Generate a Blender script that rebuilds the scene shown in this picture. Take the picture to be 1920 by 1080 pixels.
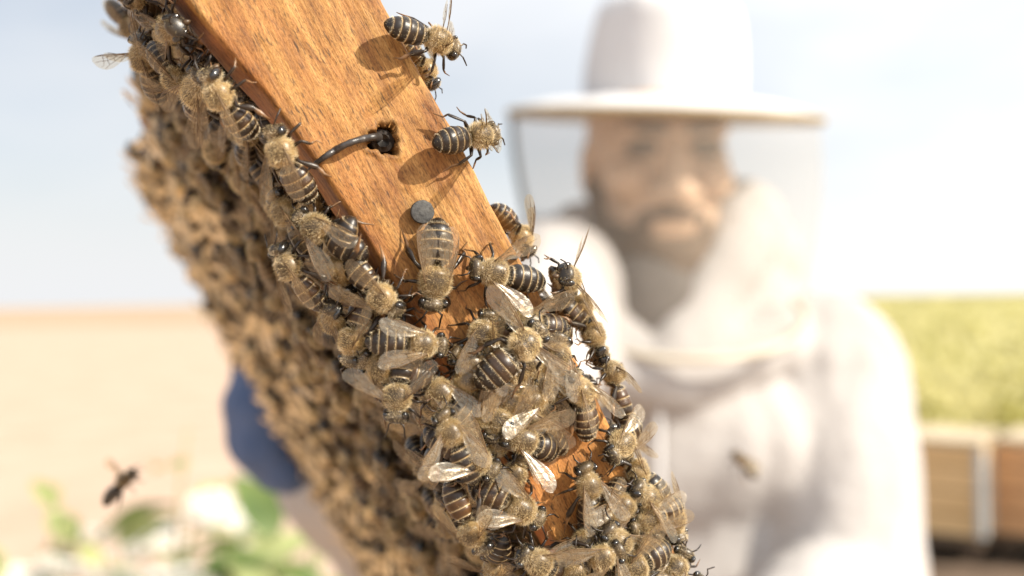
import bpy, bmesh, math, random
import numpy as np
from mathutils import Vector, Matrix, noise

# ------------------------------------------------------------------ camera, sky, sun, exposure
scene = bpy.context.scene
C = scene.collection
for o in list(bpy.data.objects):
    bpy.data.objects.remove(o)

FPX = 2077.0                      # focal length in photo pixels (1920 wide)
CAM = Vector((0.0, 0.0, 1.38))
PITCH, ROLL = math.radians(0.6), math.radians(0.92)
FOCUS = 0.153
F = Vector((0, math.cos(PITCH), math.sin(PITCH)))
R0 = Vector((1, 0, 0)); U0 = R0.cross(F)
R = R0 * math.cos(ROLL) - U0 * math.sin(ROLL)
U = R.cross(F)
cam_data = bpy.data.cameras.new('camera')
cam = bpy.data.objects.new('camera', cam_data)
C.objects.link(cam)
m = Matrix((R, U, -F)).transposed().to_4x4()
m.translation = CAM
cam.matrix_world = m
cam_data.sensor_width = 36.0
cam_data.lens = FPX / 1920 * 36.0
cam_data.clip_start, cam_data.clip_end = 0.01, 3000
cam_data.dof.use_dof = True
cam_data.dof.focus_distance = FOCUS
cam_data.dof.aperture_fstop = cam_data.lens / 3.1      # 3.1 mm entrance pupil
scene.camera = cam

SUN = Vector((0.73, -0.36, 0.58)).normalized()          # towards the sun
sun_el = math.asin(SUN.z); sun_az = math.atan2(SUN.x, SUN.y)
world = bpy.data.worlds.new('World'); scene.world = world
world.use_nodes = True
wn = world.node_tree.nodes; wl = world.node_tree.links
bg = wn['Background']
sky = wn.new('ShaderNodeTexSky'); sky.sky_type = 'NISHITA'
sky.sun_disc = False
sky.sun_elevation = sun_el; sky.sun_rotation = sun_az
sky.air_density = 1.0; sky.dust_density = 2.0; sky.ozone_density = 1.0; sky.altitude = 50
# thin high cloud veil over the whole sky
tcw = wn.new('ShaderNodeTexCoord'); mpw = wn.new('ShaderNodeMapping'); mpw.inputs['Scale'].default_value = (1, 1, 2.6)
wl.new(tcw.outputs['Generated'], mpw.inputs[0])
nzw = wn.new('ShaderNodeTexNoise'); nzw.inputs['Scale'].default_value = 2.4; nzw.inputs['Detail'].default_value = 5; wl.new(mpw.outputs[0], nzw.inputs['Vector'])
rpw = wn.new('ShaderNodeValToRGB'); rpw.color_ramp.elements[0].position = 0.30; rpw.color_ramp.elements[0].color = (0.45, 0.45, 0.45, 1); rpw.color_ramp.elements[1].position = 0.66; rpw.color_ramp.elements[1].color = (0.85, 0.85, 0.85, 1)
wl.new(nzw.outputs[0], rpw.inputs[0])
mxw = wn.new('ShaderNodeMix'); mxw.data_type = 'RGBA'; 
szw = wn.new('ShaderNodeSeparateXYZ'); wl.new(tcw.outputs['Generated'], szw.inputs[0])
hzw = wn.new('ShaderNodeMapRange'); hzw.interpolation_type = 'SMOOTHSTEP'; hzw.inputs[1].default_value = 0.0; hzw.inputs[2].default_value = 0.30; hzw.inputs[3].default_value = 0.95; hzw.inputs[4].default_value = 0.0
wl.new(szw.outputs[2], hzw.inputs[0])
mmw = wn.new('ShaderNodeMath'); mmw.operation = 'MAXIMUM'; wl.new(hzw.outputs[0], mmw.inputs[0]); wl.new(rpw.outputs[0], mmw.inputs[1])
wl.new(mmw.outputs[0], mxw.inputs[0]); wl.new(sky.outputs[0], mxw.inputs[6]); 
# the veil of cloud is brightest round the sun, as thin cloud is
dtw = wn.new('ShaderNodeVectorMath'); dtw.operation = 'DOT_PRODUCT'; wl.new(tcw.outputs['Generated'], dtw.inputs[0]); dtw.inputs[1].default_value = SUN
mrw = wn.new('ShaderNodeMapRange'); mrw.interpolation_type = 'SMOOTHSTEP'; mrw.inputs[1].default_value = -0.5; mrw.inputs[2].default_value = 1.0; mrw.inputs[3].default_value = 6.6; mrw.inputs[4].default_value = 15.5
wl.new(dtw.outputs['Value'], mrw.inputs[0])
clw = wn.new('ShaderNodeVectorMath'); clw.operation = 'SCALE'; clw.inputs[0].default_value = (0.99, 1.0, 1.02); wl.new(mrw.outputs[0], clw.inputs['Scale'])
wl.new(clw.outputs[0], mxw.inputs[7])
wl.new(mxw.outputs[2], bg.inputs[0]); bg.inputs[1].default_value = 0.082
sd = bpy.data.lights.new('sun', 'SUN'); sd.energy = 5.0; sd.angle = math.radians(0.5)
sd.color = (1.0, 0.91, 0.77)
so = bpy.data.objects.new('sun', sd); C.objects.link(so)
so.rotation_euler = (-SUN).to_track_quat('-Z', 'Y').to_euler()
so.location = (3, 0, 4)
vs = scene.view_settings
vs.view_transform = 'Standard'; vs.look = 'None'; vs.gamma = 1.0; vs.use_curve_mapping = False
vs.exposure = 0.78
scene.cycles.use_denoising = True
scene.cycles.max_bounces = 10; scene.cycles.transparent_max_bounces = 24
scene.cycles.sample_clamp_indirect = 6.0

rnd = random.Random(11)

# ------------------------------------------------------------------ helpers
def ray(px, py):
    return (R * ((px - 960) / FPX) + F + U * ((540 - py) / FPX))
def at(px, py, d):
    return CAM + ray(px, py) * d

def link(name, mesh, mat=None, parent=None, smooth=True):
    o = bpy.data.objects.new(name, mesh); C.objects.link(o)
    if mat is not None and not mesh.materials:
        mesh.materials.append(mat)
    if parent is not None:
        o.parent = parent
    if smooth:
        mesh.polygons.foreach_set('use_smooth', [True] * len(mesh.polygons))
    return o
def tag(o, label=None, cat=None, group=None, kind=None):
    if label: o['label'] = label
    if cat: o['category'] = cat
    if group: o['group'] = group
    if kind: o['kind'] = kind
    return o
def empty(name, loc):
    o = bpy.data.objects.new(name, None); C.objects.link(o); o.location = loc
    o.empty_display_size = 0.02
    return o
def from_bm(bm, name='m'):
    me = bpy.data.meshes.new(name); bm.to_mesh(me); bm.free(); return me
def pydata(name, v, f):
    me = bpy.data.meshes.new(name); me.from_pydata([tuple(a) for a in v], [], f); me.update(); return me
def setattr_color(me, name, cols):
    a = me.color_attributes.new(name, 'FLOAT_COLOR', 'POINT')
    a.data.foreach_set('color', np.asarray(cols, dtype=np.float32).ravel())

class NT:
    def __init__(s, name):
        s.m = bpy.data.materials.new(name); s.m.use_nodes = True
        s.t = s.m.node_tree; s.n = s.t.nodes; s.l = s.t.links
        s.out = s.n['Material Output']; s.p = s.n['Principled BSDF']
    def add(s, typ, **kw):
        n = s.n.new(typ)
        for k, v in kw.items():
            if k.startswith('i_'):
                n.inputs[k[2:].replace('_', ' ')].default_value = v
            else:
                setattr(n, k, v)
        return n
    def link(s, a, b): s.l.new(a, b)
    def ramp(s, fac, stops):
        r = s.add('ShaderNodeValToRGB'); e = r.color_ramp.elements
        while len(e) < len(stops): e.new(0.5)
        for q, (p, c) in zip(e, stops):
            q.position = p; q.color = (*c, 1) if len(c) == 3 else c
        s.link(fac, r.inputs[0]); return r.outputs[0]
    def mix(s, a, b, fac, mode='MIX'):
        x = s.add('ShaderNodeMix', data_type='RGBA', blend_type=mode)
        for v, i in ((fac, 0), (a, 6), (b, 7)):
            if hasattr(v, 'is_output'): s.link(v, x.inputs[i])
            else: x.inputs[i].default_value = v if i == 0 else (*v, 1)
        return x.outputs[2]

def mat_noise(name, c1, c2, scale=20, rough=0.7, bump=0.2, bscale=None, dist=0.01, coord='Object', stretch=(1, 1, 1), spec=0.4, detail=6):
    t = NT(name)
    tc = t.add('ShaderNodeTexCoord'); mp = t.add('ShaderNodeMapping'); mp.inputs['Scale'].default_value = stretch
    t.link(tc.outputs[coord], mp.inputs[0])
    n = t.add('ShaderNodeTexNoise', i_Scale=scale, i_Detail=detail); t.link(mp.outputs[0], n.inputs['Vector'])
    t.link(t.ramp(n.outputs[0], [(0.3, c1), (0.7, c2)]), t.p.inputs['Base Color'])
    t.p.inputs['Roughness'].default_value = rough
    t.p.inputs['Specular IOR Level'].default_value = spec
    if bump:
        n2 = t.add('ShaderNodeTexNoise', i_Scale=bscale or scale * 4, i_Detail=8); t.link(mp.outputs[0], n2.inputs['Vector'])
        b = t.add('ShaderNodeBump', i_Strength=bump, i_Distance=dist); t.link(n2.outputs[0], b.inputs['Height'])
        t.link(b.outputs[0], t.p.inputs['Normal'])
    return t.m

# ------------------------------------------------------------------ frame of the hive frame: axes from the photograph
ray0 = ray(700, 470)
E = (R * ((272 - 960) / FPX) + F + U * ((540 - 600) / FPX)).normalized()      # away from the camera, along the comb
PL0 = CAM + ray0 * 0.150                                                    # left corner of the near bar
mR = ray(720, 0).cross(ray(1290, 1060))
B = E.cross(mR).normalized()                                                # down along the near bar
if B.dot(U) > 0: B = -B
W = B.cross(E).normalized()
if W.dot(R) < 0: W = -W
N = -E
def plane_hit(px, py, s=0.0):
    r = ray(px, py)
    return CAM + r * (((PL0 + E * s - CAM).dot(N)) / r.dot(N))
def tws(p):
    d = p - PL0
    return d.dot(B), d.dot(W), d.dot(E)
def P(t, w, s): return PL0 + B * t + W * w + E * s
WR = tws(plane_hit(845, 238))[1]
leftpix = [(280, -90), (350, 0), (425, 95), (500, 183), (600, 315), (700, 470), (775, 590), (850, 712), (925, 832), (1000, 952), (1080, 1080), (1180, 1240)]
lt, lw = zip(*[tws(plane_hit(*p))[:2] for p in leftpix])
def wleft(t): return float(np.interp(t, lt, lw))
T0, T1 = lt[0] - 0.012, lt[-1]
WLOW = wleft(lt[9])
print('bar width mm', [round((WR - x) * 1000, 1) for x in lw], 't', [round(x * 1000) for x in lt])
DEPTH = 0.375
TTOP = tws(plane_hit(335, -25))[0]
TBOT = TTOP + 0.225
print('ttop', TTOP, 'B', B, 'W', W, 'E', E)

# ------------------------------------------------------------------ ground, fields
m_ground = mat_noise('dry_stubble', (0.40, 0.288, 0.21), (0.47, 0.35, 0.27), scale=1.4, rough=0.95, bump=0.5, bscale=30, dist=0.03, spec=0.1)
gm = pydata('ground', [(-1500, -60, 0), (1500, -60, 0), (1500, 2500, 0), (-1500, 2500, 0)], [(0, 1, 2, 3)])
tag(link('ground', gm, m_ground, smooth=False), kind='structure')
m_far = mat_noise('far_field', (0.32, 0.235, 0.155), (0.40, 0.30, 0.205), scale=0.05, rough=0.95, bump=0, spec=0.1)
fm = pydata('far_field', [(-1500, 75, 0.02), (6, 75, 0.02), (60, 2400, 0.02), (-1500, 2400, 0.02)], [(0, 1, 2, 3)])
tag(link('far_field', fm, m_far, smooth=False), kind='structure')
m_soil = mat_noise('crop_soil', (0.20, 0.18, 0.06), (0.34, 0.31, 0.12), scale=3, rough=0.95, bump=0.3, spec=0.1)
sm_ = pydata('crop_field', [(2.2, 7.5, 0.004), (9, 6.6, 0.004), (900, 900, 0.03), (60, 900, 0.03)], [(0, 1, 2, 3)])
tag(link('crop_field', sm_, m_soil, smooth=False), kind='structure')
m_earth = mat_noise('dark_earth', (0.07, 0.05, 0.035), (0.17, 0.12, 0.085), scale=6, rough=0.95, bump=0.5, spec=0.1)
em = pydata('bare_earth', [(1.3, 4.2, 0.004), (4.6, 4.2, 0.004), (5.4, 7.6, 0.006), (1.9, 7.6, 0.006)], [(0, 1, 2, 3)])
tag(link('bare_earth', em, m_earth, smooth=False), kind='structure')

def leaf_material(name, c1, c2, scale=3.0, transl=0.5):
    t = NT(name)
    n = t.add('ShaderNodeTexNoise', i_Scale=scale, i_Detail=3)
    g = t.add('ShaderNodeNewGeometry'); t.link(g.outputs['Position'], n.inputs['Vector'])
    col = t.ramp(n.outputs[0], [(0.35, c1), (0.65, c2)])
    tr = t.add('ShaderNodeBsdfTranslucent'); t.link(col, tr.inputs[0])
    t.link(col, t.p.inputs['Base Color']); t.p.inputs['Roughness'].default_value = 0.55
    ms = t.add('ShaderNodeMixShader'); ms.inputs[0].default_value = transl
    t.link(t.p.outputs[0], ms.inputs[1]); t.link(tr.outputs[0], ms.inputs[2]); t.link(ms.outputs[0], t.out.inputs[0])
    return t.m
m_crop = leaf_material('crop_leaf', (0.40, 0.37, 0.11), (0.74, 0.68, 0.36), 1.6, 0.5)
def crop_mass():
    rg = np.random.default_rng(5)
    v = []; 
    n = 30000
    d = 7.0 * (90 / 7.0) ** rg.random(n)
    ang = rg.uniform(0.22, 0.75, n)
    x = d * ang; y = d
    clump = np.array([noise.noise(Vector((a * 0.9, b * 0.9, 0))) for a, b in zip(x, y)])
    clump2 = np.array([noise.noise(Vector((a * 0.35, b * 0.25, 7))) for a, b in zip(x, y)])
    h = 0.48 + 0.34 * clump + 0.35 * clump2 + rg.normal(0, 0.07, n)
    z = np.maximum(0.05, h * rg.random(n) ** 0.35)
    sz = 0.035 * (1 + d / 9.0)
    a = rg.random(n) * 6.283; tilt = rg.normal(0, 0.6, n)
    ux, uy, uz = np.cos(a) * np.cos(tilt), np.sin(a) * np.cos(tilt), np.sin(tilt)
    vx, vy = -np.sin(a), np.cos(a)
    vz = rg.normal(0, 0.35, n)
    P0 = np.stack([x, y, z], 1); Uv = np.stack([ux, uy, uz], 1) * sz[:, None]; Vv = np.stack([vx, vy, vz], 1) * (sz * 0.55)[:, None]
    verts = np.stack([P0 - Uv, P0 + Vv, P0 + Uv, P0 - Vv], 1).reshape(-1, 3)
    me = bpy.data.meshes.new('crop')
    me.vertices.add(4 * n); me.vertices.foreach_set('co', verts.ravel())
    me.loops.add(4 * n); me.loops.foreach_set('vertex_index', np.arange(4 * n))
    me.polygons.add(n); me.polygons.foreach_set('loop_start', np.arange(0, 4 * n, 4))
    me.update(calc_edges=True)
    return me
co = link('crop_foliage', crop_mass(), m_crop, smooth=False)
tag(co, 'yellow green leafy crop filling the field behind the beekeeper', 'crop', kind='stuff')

# ------------------------------------------------------------------ beehives standing behind the beekeeper
m_hivewood = mat_noise('hive_wood', (0.56, 0.37, 0.17), (0.68, 0.48, 0.25), scale=3, rough=0.7, bump=0.15, stretch=(1, 1, 12))
m_hivered = mat_noise('hive_wood_reddish', (0.46, 0.25, 0.12), (0.60, 0.36, 0.18), scale=3, rough=0.7, bump=0.15, stretch=(1, 1, 12))
m_lid = mat_noise('hive_lid', (0.40, 0.31, 0.19), (0.52, 0.43, 0.29), scale=5, rough=0.6, bump=0.1)
m_metal = mat_noise('grey_metal', (0.34, 0.36, 0.36), (0.46, 0.48, 0.47), scale=9, rough=0.45, bump=0.05)
m_dark = mat_noise('dark_wood', (0.07, 0.05, 0.03), (0.13, 0.09, 0.06), scale=5, rough=0.8, bump=0.1)
def box_me(x0, x1, y0, y1, z0, z1, bev=0.004):
    bm = bmesh.new(); bmesh.ops.create_cube(bm, size=1)
    for v in bm.verts:
        v.co = Vector(((x0 + x1) / 2 + v.co.x * (x1 - x0), (y0 + y1) / 2 + v.co.y * (y1 - y0), (z0 + z1) / 2 + v.co.z * (z1 - z0)))
    if bev: bmesh.ops.bevel(bm, geom=bm.edges[:], offset=bev, segments=2, affect='EDGES')
    return from_bm(bm)
def beehive(loc, rz, label, wood, size=0.52, boards=4):
    r = empty('beehive', loc); r.rotation_euler.z = rz
    tag(r, label, 'beehive', 'beehives behind the beekeeper')
    h = size / 2
    bh = 0.115
    for k in range(boards):
        z0 = 0.14 + k * bh
        for sx, sy in ((0, -1), (0, 1), (1, 0), (-1, 0)):
            if sx == 0: me = box_me(-h, h, sy * h - 0.011, sy * h + 0.011, z0 + 0.004, z0 + bh - 0.004)
            else: me = box_me(sx * h - 0.011, sx * h + 0.011, -h + 0.013, h - 0.013, z0 + 0.004, z0 + bh - 0.004)
            link('board', me, wood, r, smooth=False)
    top = 0.14 + boards * bh
    link('inner_box', box_me(-h + 0.014, h - 0.014, -h + 0.014, h - 0.014, 0.142, top - 0.002, 0), m_dark, r, smooth=False)
    link('lid', box_me(-h - 0.03, h + 0.03, -h - 0.03, h + 0.03, top + 0.001, top + 0.03), m_lid, r, smooth=False)
    link('floor_board', box_me(-h - 0.02, h + 0.02, -h - 0.05, h + 0.02, 0.10, 0.138), m_dark, r, smooth=False)
    for sx in (-1, 1):
        for sy in (-1, 1):
            link('leg', box_me(sx * (h - 0.05) - 0.03, sx * (h - 0.05) + 0.03, sy * (h - 0.05) - 0.03, sy * (h - 0.05) + 0.03, 0, 0.098), m_dark, r, smooth=False)
            link('corner_strip', box_me(sx * (h + 0.016) - 0.022, sx * (h + 0.016) + 0.022, sy * (h + 0.016) - 0.022, sy * (h + 0.016) + 0.022, 0.15, top - 0.01, 0.003), m_metal, r, smooth=False)
    return r
g1 = at(1765, 1005, 5.6); g2 = at(1990, 1010, 5.4)
beehive((g1.x + 0.15, 5.95, 0), math.radians(-40), 'pale wooden beehive with grey metal corner strips behind the beekeeper arm', m_hivewood)
beehive((g2.x + 0.17, 5.75, 0), math.radians(-40), 'reddish wooden beehive standing beside the pale wooden beehive', m_hivered)

# ------------------------------------------------------------------ plants in front of the stubble
m_leafA = leaf_material('weed_leaf', (0.07, 0.12, 0.03), (0.16, 0.22, 0.06), 14, 0.4)
m_leafB = leaf_material('pale_weed_leaf', (0.28, 0.33, 0.12), (0.44, 0.48, 0.22), 14, 0.45)
m_stem = leaf_material('weed_stem', (0.24, 0.25, 0.10), (0.34, 0.32, 0.15), 10, 0.2)
m_petal = leaf_material('white_petal', (0.72, 0.70, 0.62), (0.82, 0.80, 0.74), 20, 0.4)
def tube_arrays(pts, rad, n=7, closed_ends=True):
    V = []; Fc = []
    prev = None
    for i, p in enumerate(pts):
        p = Vector(p)
        a = Vector(pts[max(i - 1, 0)]); b = Vector(pts[min(i + 1, len(pts) - 1)])
        t = (b - a).normalized() if (b - a).length > 1e-9 else Vector((0, 0, 1))
        if prev is None:
            x = t.orthogonal().normalized()
        else:
            x = (prev - t * prev.dot(t)).normalized()
        prev = x; y = t.cross(x)
        rr = rad[i]; ra, rb = rr if isinstance(rr, tuple) else (rr, rr)
        for k in range(n):
            q = 2 * math.pi * k / n
            V.append(p + x * (ra * math.cos(q)) + y * (rb * math.sin(q)))
    for i in range(len(pts) - 1):
        for k in range(n):
            Fc.append((i * n + k, i * n + (k + 1) % n, (i + 1) * n + (k + 1) % n, (i + 1) * n + k))
    if closed_ends:
        Fc.append(tuple(reversed(range(n)))); Fc.append(tuple((len(pts) - 1) * n + k for k in range(n)))
    return V, Fc
def leaf_mesh(l, wd):
    V = []; Fc = []
    K = 8
    for i in range(K + 1):
        a = i / K; hw = wd * math.sin(math.pi * a ** 0.8) ** 0.8 * 0.5 + 0.0006
        z = -0.28 * l * a * a
        for j, s in enumerate((-1, -0.5, 0, 0.5, 1)):
            V.append((l * a, s * hw, z + abs(s) * hw * 0.35 + 0.002 * math.sin(9 * a + 3 * s)))
    for i in range(K):
        for j in range(4):
            q = i * 5 + j; Fc.append((q, q + 1, q + 6, q + 5))
    return pydata('leaf', V, Fc)
leaf_meshes = [leaf_mesh(0.11, 0.05), leaf_mesh(0.15, 0.075), leaf_mesh(0.085, 0.03)]
def flower_mesh(r):
    V = []; Fc = []
    rg = random.Random(3)
    for i in range(90):
        q = rg.random() * 6.283; d = r * math.sqrt(rg.random()); c = Vector((d * math.cos(q), d * math.sin(q), 0.3 * (r - d) + rg.uniform(-.004, .004)))
        s = r * 0.16; k = len(V); a = rg.random() * 3
        for w_ in range(5):
            an = a + w_ * 1.2566; V.append(c + Vector((s * math.cos(an), s * math.sin(an), rg.uniform(-.3, .3) * s)))
        Fc.append((k, k + 1, k + 2, k + 3, k + 4))
    return pydata('flower', V, Fc)
flower_me = flower_mesh(0.05)
def weed(px, py, d, label, leaves, dark=True, flowers=0, seed=0, big=1.0):
    rg = random.Random(seed)
    top = at(px, py, d)
    root = empty('flowering_weed', (top.x + rg.uniform(-.05, .05), top.y, 0))
    tag(root, label, 'plant', 'weeds at the edge of the stubble')
    base = Vector(root.location)
    pts = [Vector((0, 0, 0))]
    for k in range(1, 8):
        a = k / 7; pts.append(Vector(((top.x - base.x) * a + 0.03 * math.sin(a * 5 + seed), 0.03 * math.sin(a * 4 + seed), top.z * a)))
    V, Fc = tube_arrays(pts, [0.009 * (1 - 0.75 * k / 7) for k in range(8)])
    link('stem', pydata('stem', V, Fc), m_stem, root)
    for k in range(leaves):
        a = 0.30 + 0.70 * (k + rg.random()) / leaves
        i = min(int(a * 7), 6); p = pts[i].lerp(pts[i + 1], a * 7 - i)
        me = rg.choice(leaf_meshes).copy(); me.materials.clear()
        me.materials.append(m_leafA if (rg.random() < (0.6 if dark else 0.12)) else m_leafB)
        o = link('leaf', me, None, root)
        o.location = p; o.rotation_euler = (rg.uniform(-.4, .4), rg.uniform(-1.0, 0.3), rg.random() * 6.283)
        s = rg.uniform(.8, 1.35) * big; o.scale = (s, s, s)
    for k in range(flowers):
        o = bpy.data.objects.new('flower', flower_me); C.objects.link(o); o.parent = root
        if not flower_me.materials: flower_me.materials.append(m_petal)
        a = 1 - 0.3 * rg.random(); i = min(int(a * 7), 6)
        off = Vector((rg.uniform(-.16, .16), rg.uniform(-.1, .1), rg.uniform(-.03, .06)))
        o.location = pts[i] + off; o.rotation_euler = (rg.uniform(-.6, .6), rg.uniform(-.6, .6), 0)
        s = rg.uniform(.8, 1.5); o.scale = (s, s, s)
        V, Fc = tube_arrays([pts[max(i - 1, 0)], pts[i] + off * 0.6, pts[i] + off], [.003, .002, .0015], 5)
        link('flower_stalk', pydata('stalk', V, Fc), m_stem, root)
weed(368, 800, 2.3, 'weed with dark leaves reaching highest beside the blue glove', 9, True, 2, 1, 1.0)
weed(500, 1000, 2.1, 'bushy weed with broad green leaves below the blue glove', 26, True, 3, 2, 1.25)
weed(410, 1030, 2.2, 'weed with pale leaves beside the bushy broad leaved weed', 12, False, 6, 3)
weed(95, 965, 2.4, 'weed with bluish dark leaves out on the open stubble', 12, True, 3, 4)
weed(230, 985, 2.3, 'slender pale green weed under the flying bee', 9, False, 5, 5)
weed(25, 1050, 2.2, 'low dark leaved weed at the open end of the weed row', 14, True, 1, 6)
weed(620, 1020, 2.5, 'pale weed with white flower heads under the white sleeve', 10, False, 8, 7)
weed(310, 1040, 2.6, 'low weed carrying many white flower heads', 10, False, 8, 8)
weed(590, 780, 3.0, 'tall pale grassy weed half hidden behind the glove', 7, False, 3, 9)
weed(150, 1070, 2.7, 'low weed with white flower heads beside the bluish dark weed', 9, False, 7, 10)

weed(455, 1005, 2.0, 'broad leaved weed rising beside the white sleeve', 18, True, 2, 12, 1.2)
weed(540, 960, 2.6, 'dark leaved weed right under the blue glove', 14, True, 3, 13, 1.1)
weed(120, 900, 2.9, 'tall weed with pale leaves behind the flying bee', 8, False, 5, 14)
weed(340, 930, 2.7, 'weed with mixed leaves between flying bee and glove', 10, False, 6, 15)

# ------------------------------------------------------------------ hive frame
def wood_material():
    t = NT('frame_wood')
    at_ = t.add('ShaderNodeAttribute', attribute_name='grain')     # millimetres: along, across, deep
    def mapped(sc, rot=(0, 0, 0)):
        mp = t.add('ShaderNodeMapping'); mp.inputs['Scale'].default_value = sc; mp.inputs['Rotation'].default_value = rot
        t.link(at_.outputs['Vector'], mp.inputs[0]); return mp.outputs[0]
    def nz(vec, scale=1, detail=5, rough=.55, dist=0):
        n = t.add('ShaderNodeTexNoise', i_Scale=scale, i_Detail=detail, i_Roughness=rough, i_Distortion=dist)
        t.link(vec, n.inputs['Vector']); return n.outputs[0]
    grain = nz(mapped((0.035, 0.55, 0.55), (0, 0, 0.10)), 1, 6, .6, .6)
    fine = nz(mapped((0.18, 3.2, 3.2), (0, 0, 0.12)), 1, 5, .65)
    patch = nz(mapped((0.07, 0.10, 0.1)), 1, 4)
    col = t.ramp(grain, [(0.26, (0.17, 0.072, 0.020)), (0.42, (0.325, 0.158, 0.043)), (0.56, (0.415, 0.228, 0.069)), (0.74, (0.50, 0.312, 0.118))])
    col = t.mix(col, t.ramp(fine, [(0.3, (0.50, 0.36, 0.22)), (0.62, (1.0, 1.0, 1.0))]), 0.55, 'MULTIPLY')
    red = t.ramp(patch, [(0.45, (0, 0, 0)), (0.65, (1, 1, 1))])
    col = t.mix(col, (0.48, 0.175, 0.042), red) if False else t.mix(col, (0.40, 0.17, 0.05), t.ramp(patch, [(0.46, (0, 0, 0)), (0.74, (0.5, 0.5, 0.5))]))
    # propolis-stained lower length of the bar
    sep = t.add('ShaderNodeSeparateXYZ'); t.link(at_.outputs['Vector'], sep.inputs[0])
    mr = t.add('ShaderNodeMapRange'); mr.inputs[1].default_value = 0; mr.inputs[2].default_value = 30
    t.link(sep.outputs[0], mr.inputs[0])
    col = t.mix(col, (0.56, 0.235, 0.06), t.ramp(mr.outputs[0], [(0, (0, 0, 0)), (1, (0.45, 0.45, 0.45))]))
    # short dark weathering flecks and saw scratches
    fl = nz(mapped((0.55, 3.4, 2), (0, 0, 0.30)), 1, 3, .6)
    flm = t.ramp(fl, [(0.56, (0, 0, 0)), (0.64, (0.9, 0.9, 0.9))])
    where = t.ramp(nz(mapped((0.12, 0.16, 0.1)), 1, 2), [(0.36, (0.25, 0.25, 0.25)), (0.56, (1, 1, 1))])
    flk = t.mix(flm, where, 1.0, 'MULTIPLY')
    col = t.mix(col, (0.085, 0.045, 0.018), flk)
    sc = nz(mapped((0.05, 2.2, 1), (0, 0, -0.62)), 1, 3, .7, .3)
    scm = t.ramp(sc, [(0.63, (0, 0, 0)), (0.70, (0.7, 0.7, 0.7))])
    where2 = t.ramp(nz(mapped((0.06, 0.09, 0.1)), 1.3, 2), [(0.46, (0, 0, 0)), (0.6, (1, 1, 1))])
    scr = t.mix(scm, where2, 1.0, 'MULTIPLY')
    col = t.mix(col, (0.17, 0.08, 0.025), scr)
    fl2 = nz(mapped((0.22, 2.3, 2), (0, 0, 0.22)), 1.7, 4, .7)
    col = t.mix(col, (0.10, 0.050, 0.018), t.ramp(fl2, [(0.60, (0, 0, 0)), (0.66, (0.75, 0.75, 0.75))]))
    sp = nz(mapped((1.6, 4.5, 4), (0, 0, 0.25)), 1, 4, .75)
    col = t.mix(col, t.ramp(sp, [(0.34, (0.45, 0.36, 0.28)), (0.50, (1.0, 1.0, 1.0)), (0.70, (1.22, 1.24, 1.28))]), 0.8, 'MULTIPLY')
    dirt = nz(mapped((0.10, 0.22, 0.2)), 1, 6, .7, .8)
    col = t.mix(col, t.ramp(dirt, [(0.36, (0.50, 0.42, 0.36)), (0.54, (1.0, 1.0, 1.0))]), 0.75, 'MULTIPLY')
    dk = t.add('ShaderNodeAttribute', attribute_name='Col')
    col = t.mix(col, dk.outputs['Color'], 1.0, 'MULTIPLY')
    t.link(col, t.p.inputs['Base Color'])
    t.p.inputs['Roughness'].default_value = 0.62; t.p.inputs['Specular IOR Level'].default_value = 0.3
    h1 = t.mix(fine, fl, 0.45); h2 = t.mix(t.mix(h1, sc, 0.3), sp, 0.35)
    b = t.add('ShaderNodeBump', i_Strength=0.8, i_Distance=0.00026); t.link(h2, b.inputs['Height'])
    t.link(b.outputs[0], t.p.inputs['Normal'])
    return t.m
m_wood = wood_material()
m_nail = mat_noise('nail_head_iron', (0.022, 0.022, 0.022), (0.065, 0.064, 0.060), scale=1500, rough=0.6, bump=0.8, bscale=2500, dist=0.0001)
m_bent = mat_noise('bent_nail_iron', (0.010, 0.009, 0.008), (0.045, 0.038, 0.034), scale=700, rough=0.32, bump=0.4, bscale=2200, dist=0.0002, spec=0.6)
m_wax = mat_noise('wax', (0.12, 0.075, 0.03), (0.30, 0.20, 0.09), scale=90, rough=0.55, bump=0.3, dist=0.001)

hive_frame = empty('hive_frame', P(TBOT, (WLOW + WR) / 2, DEPTH / 2))
tag(hive_frame, 'tilted wooden hive frame of comb crowded with bees, held by the blue glove', 'hive frame')
HF_INV = Matrix.Translation(-hive_frame.location)
def frame_part(name, V, Fc, mat, grain=None, cols=None, parent=None, smooth=True):
    base = hive_frame.location
    me = pydata(name, [Vector(v) - base for v in V], Fc)
    if grain is not None:
        a = me.attributes.new('grain', 'FLOAT_VECTOR', 'POINT'); a.data.foreach_set('vector', np.asarray(grain, dtype=np.float32).ravel())
        setattr_color(me, 'Col', cols if cols is not None else [(1, 1, 1, 1)] * len(V))
    return link(name, me, mat, parent or hive_frame, smooth)

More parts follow.
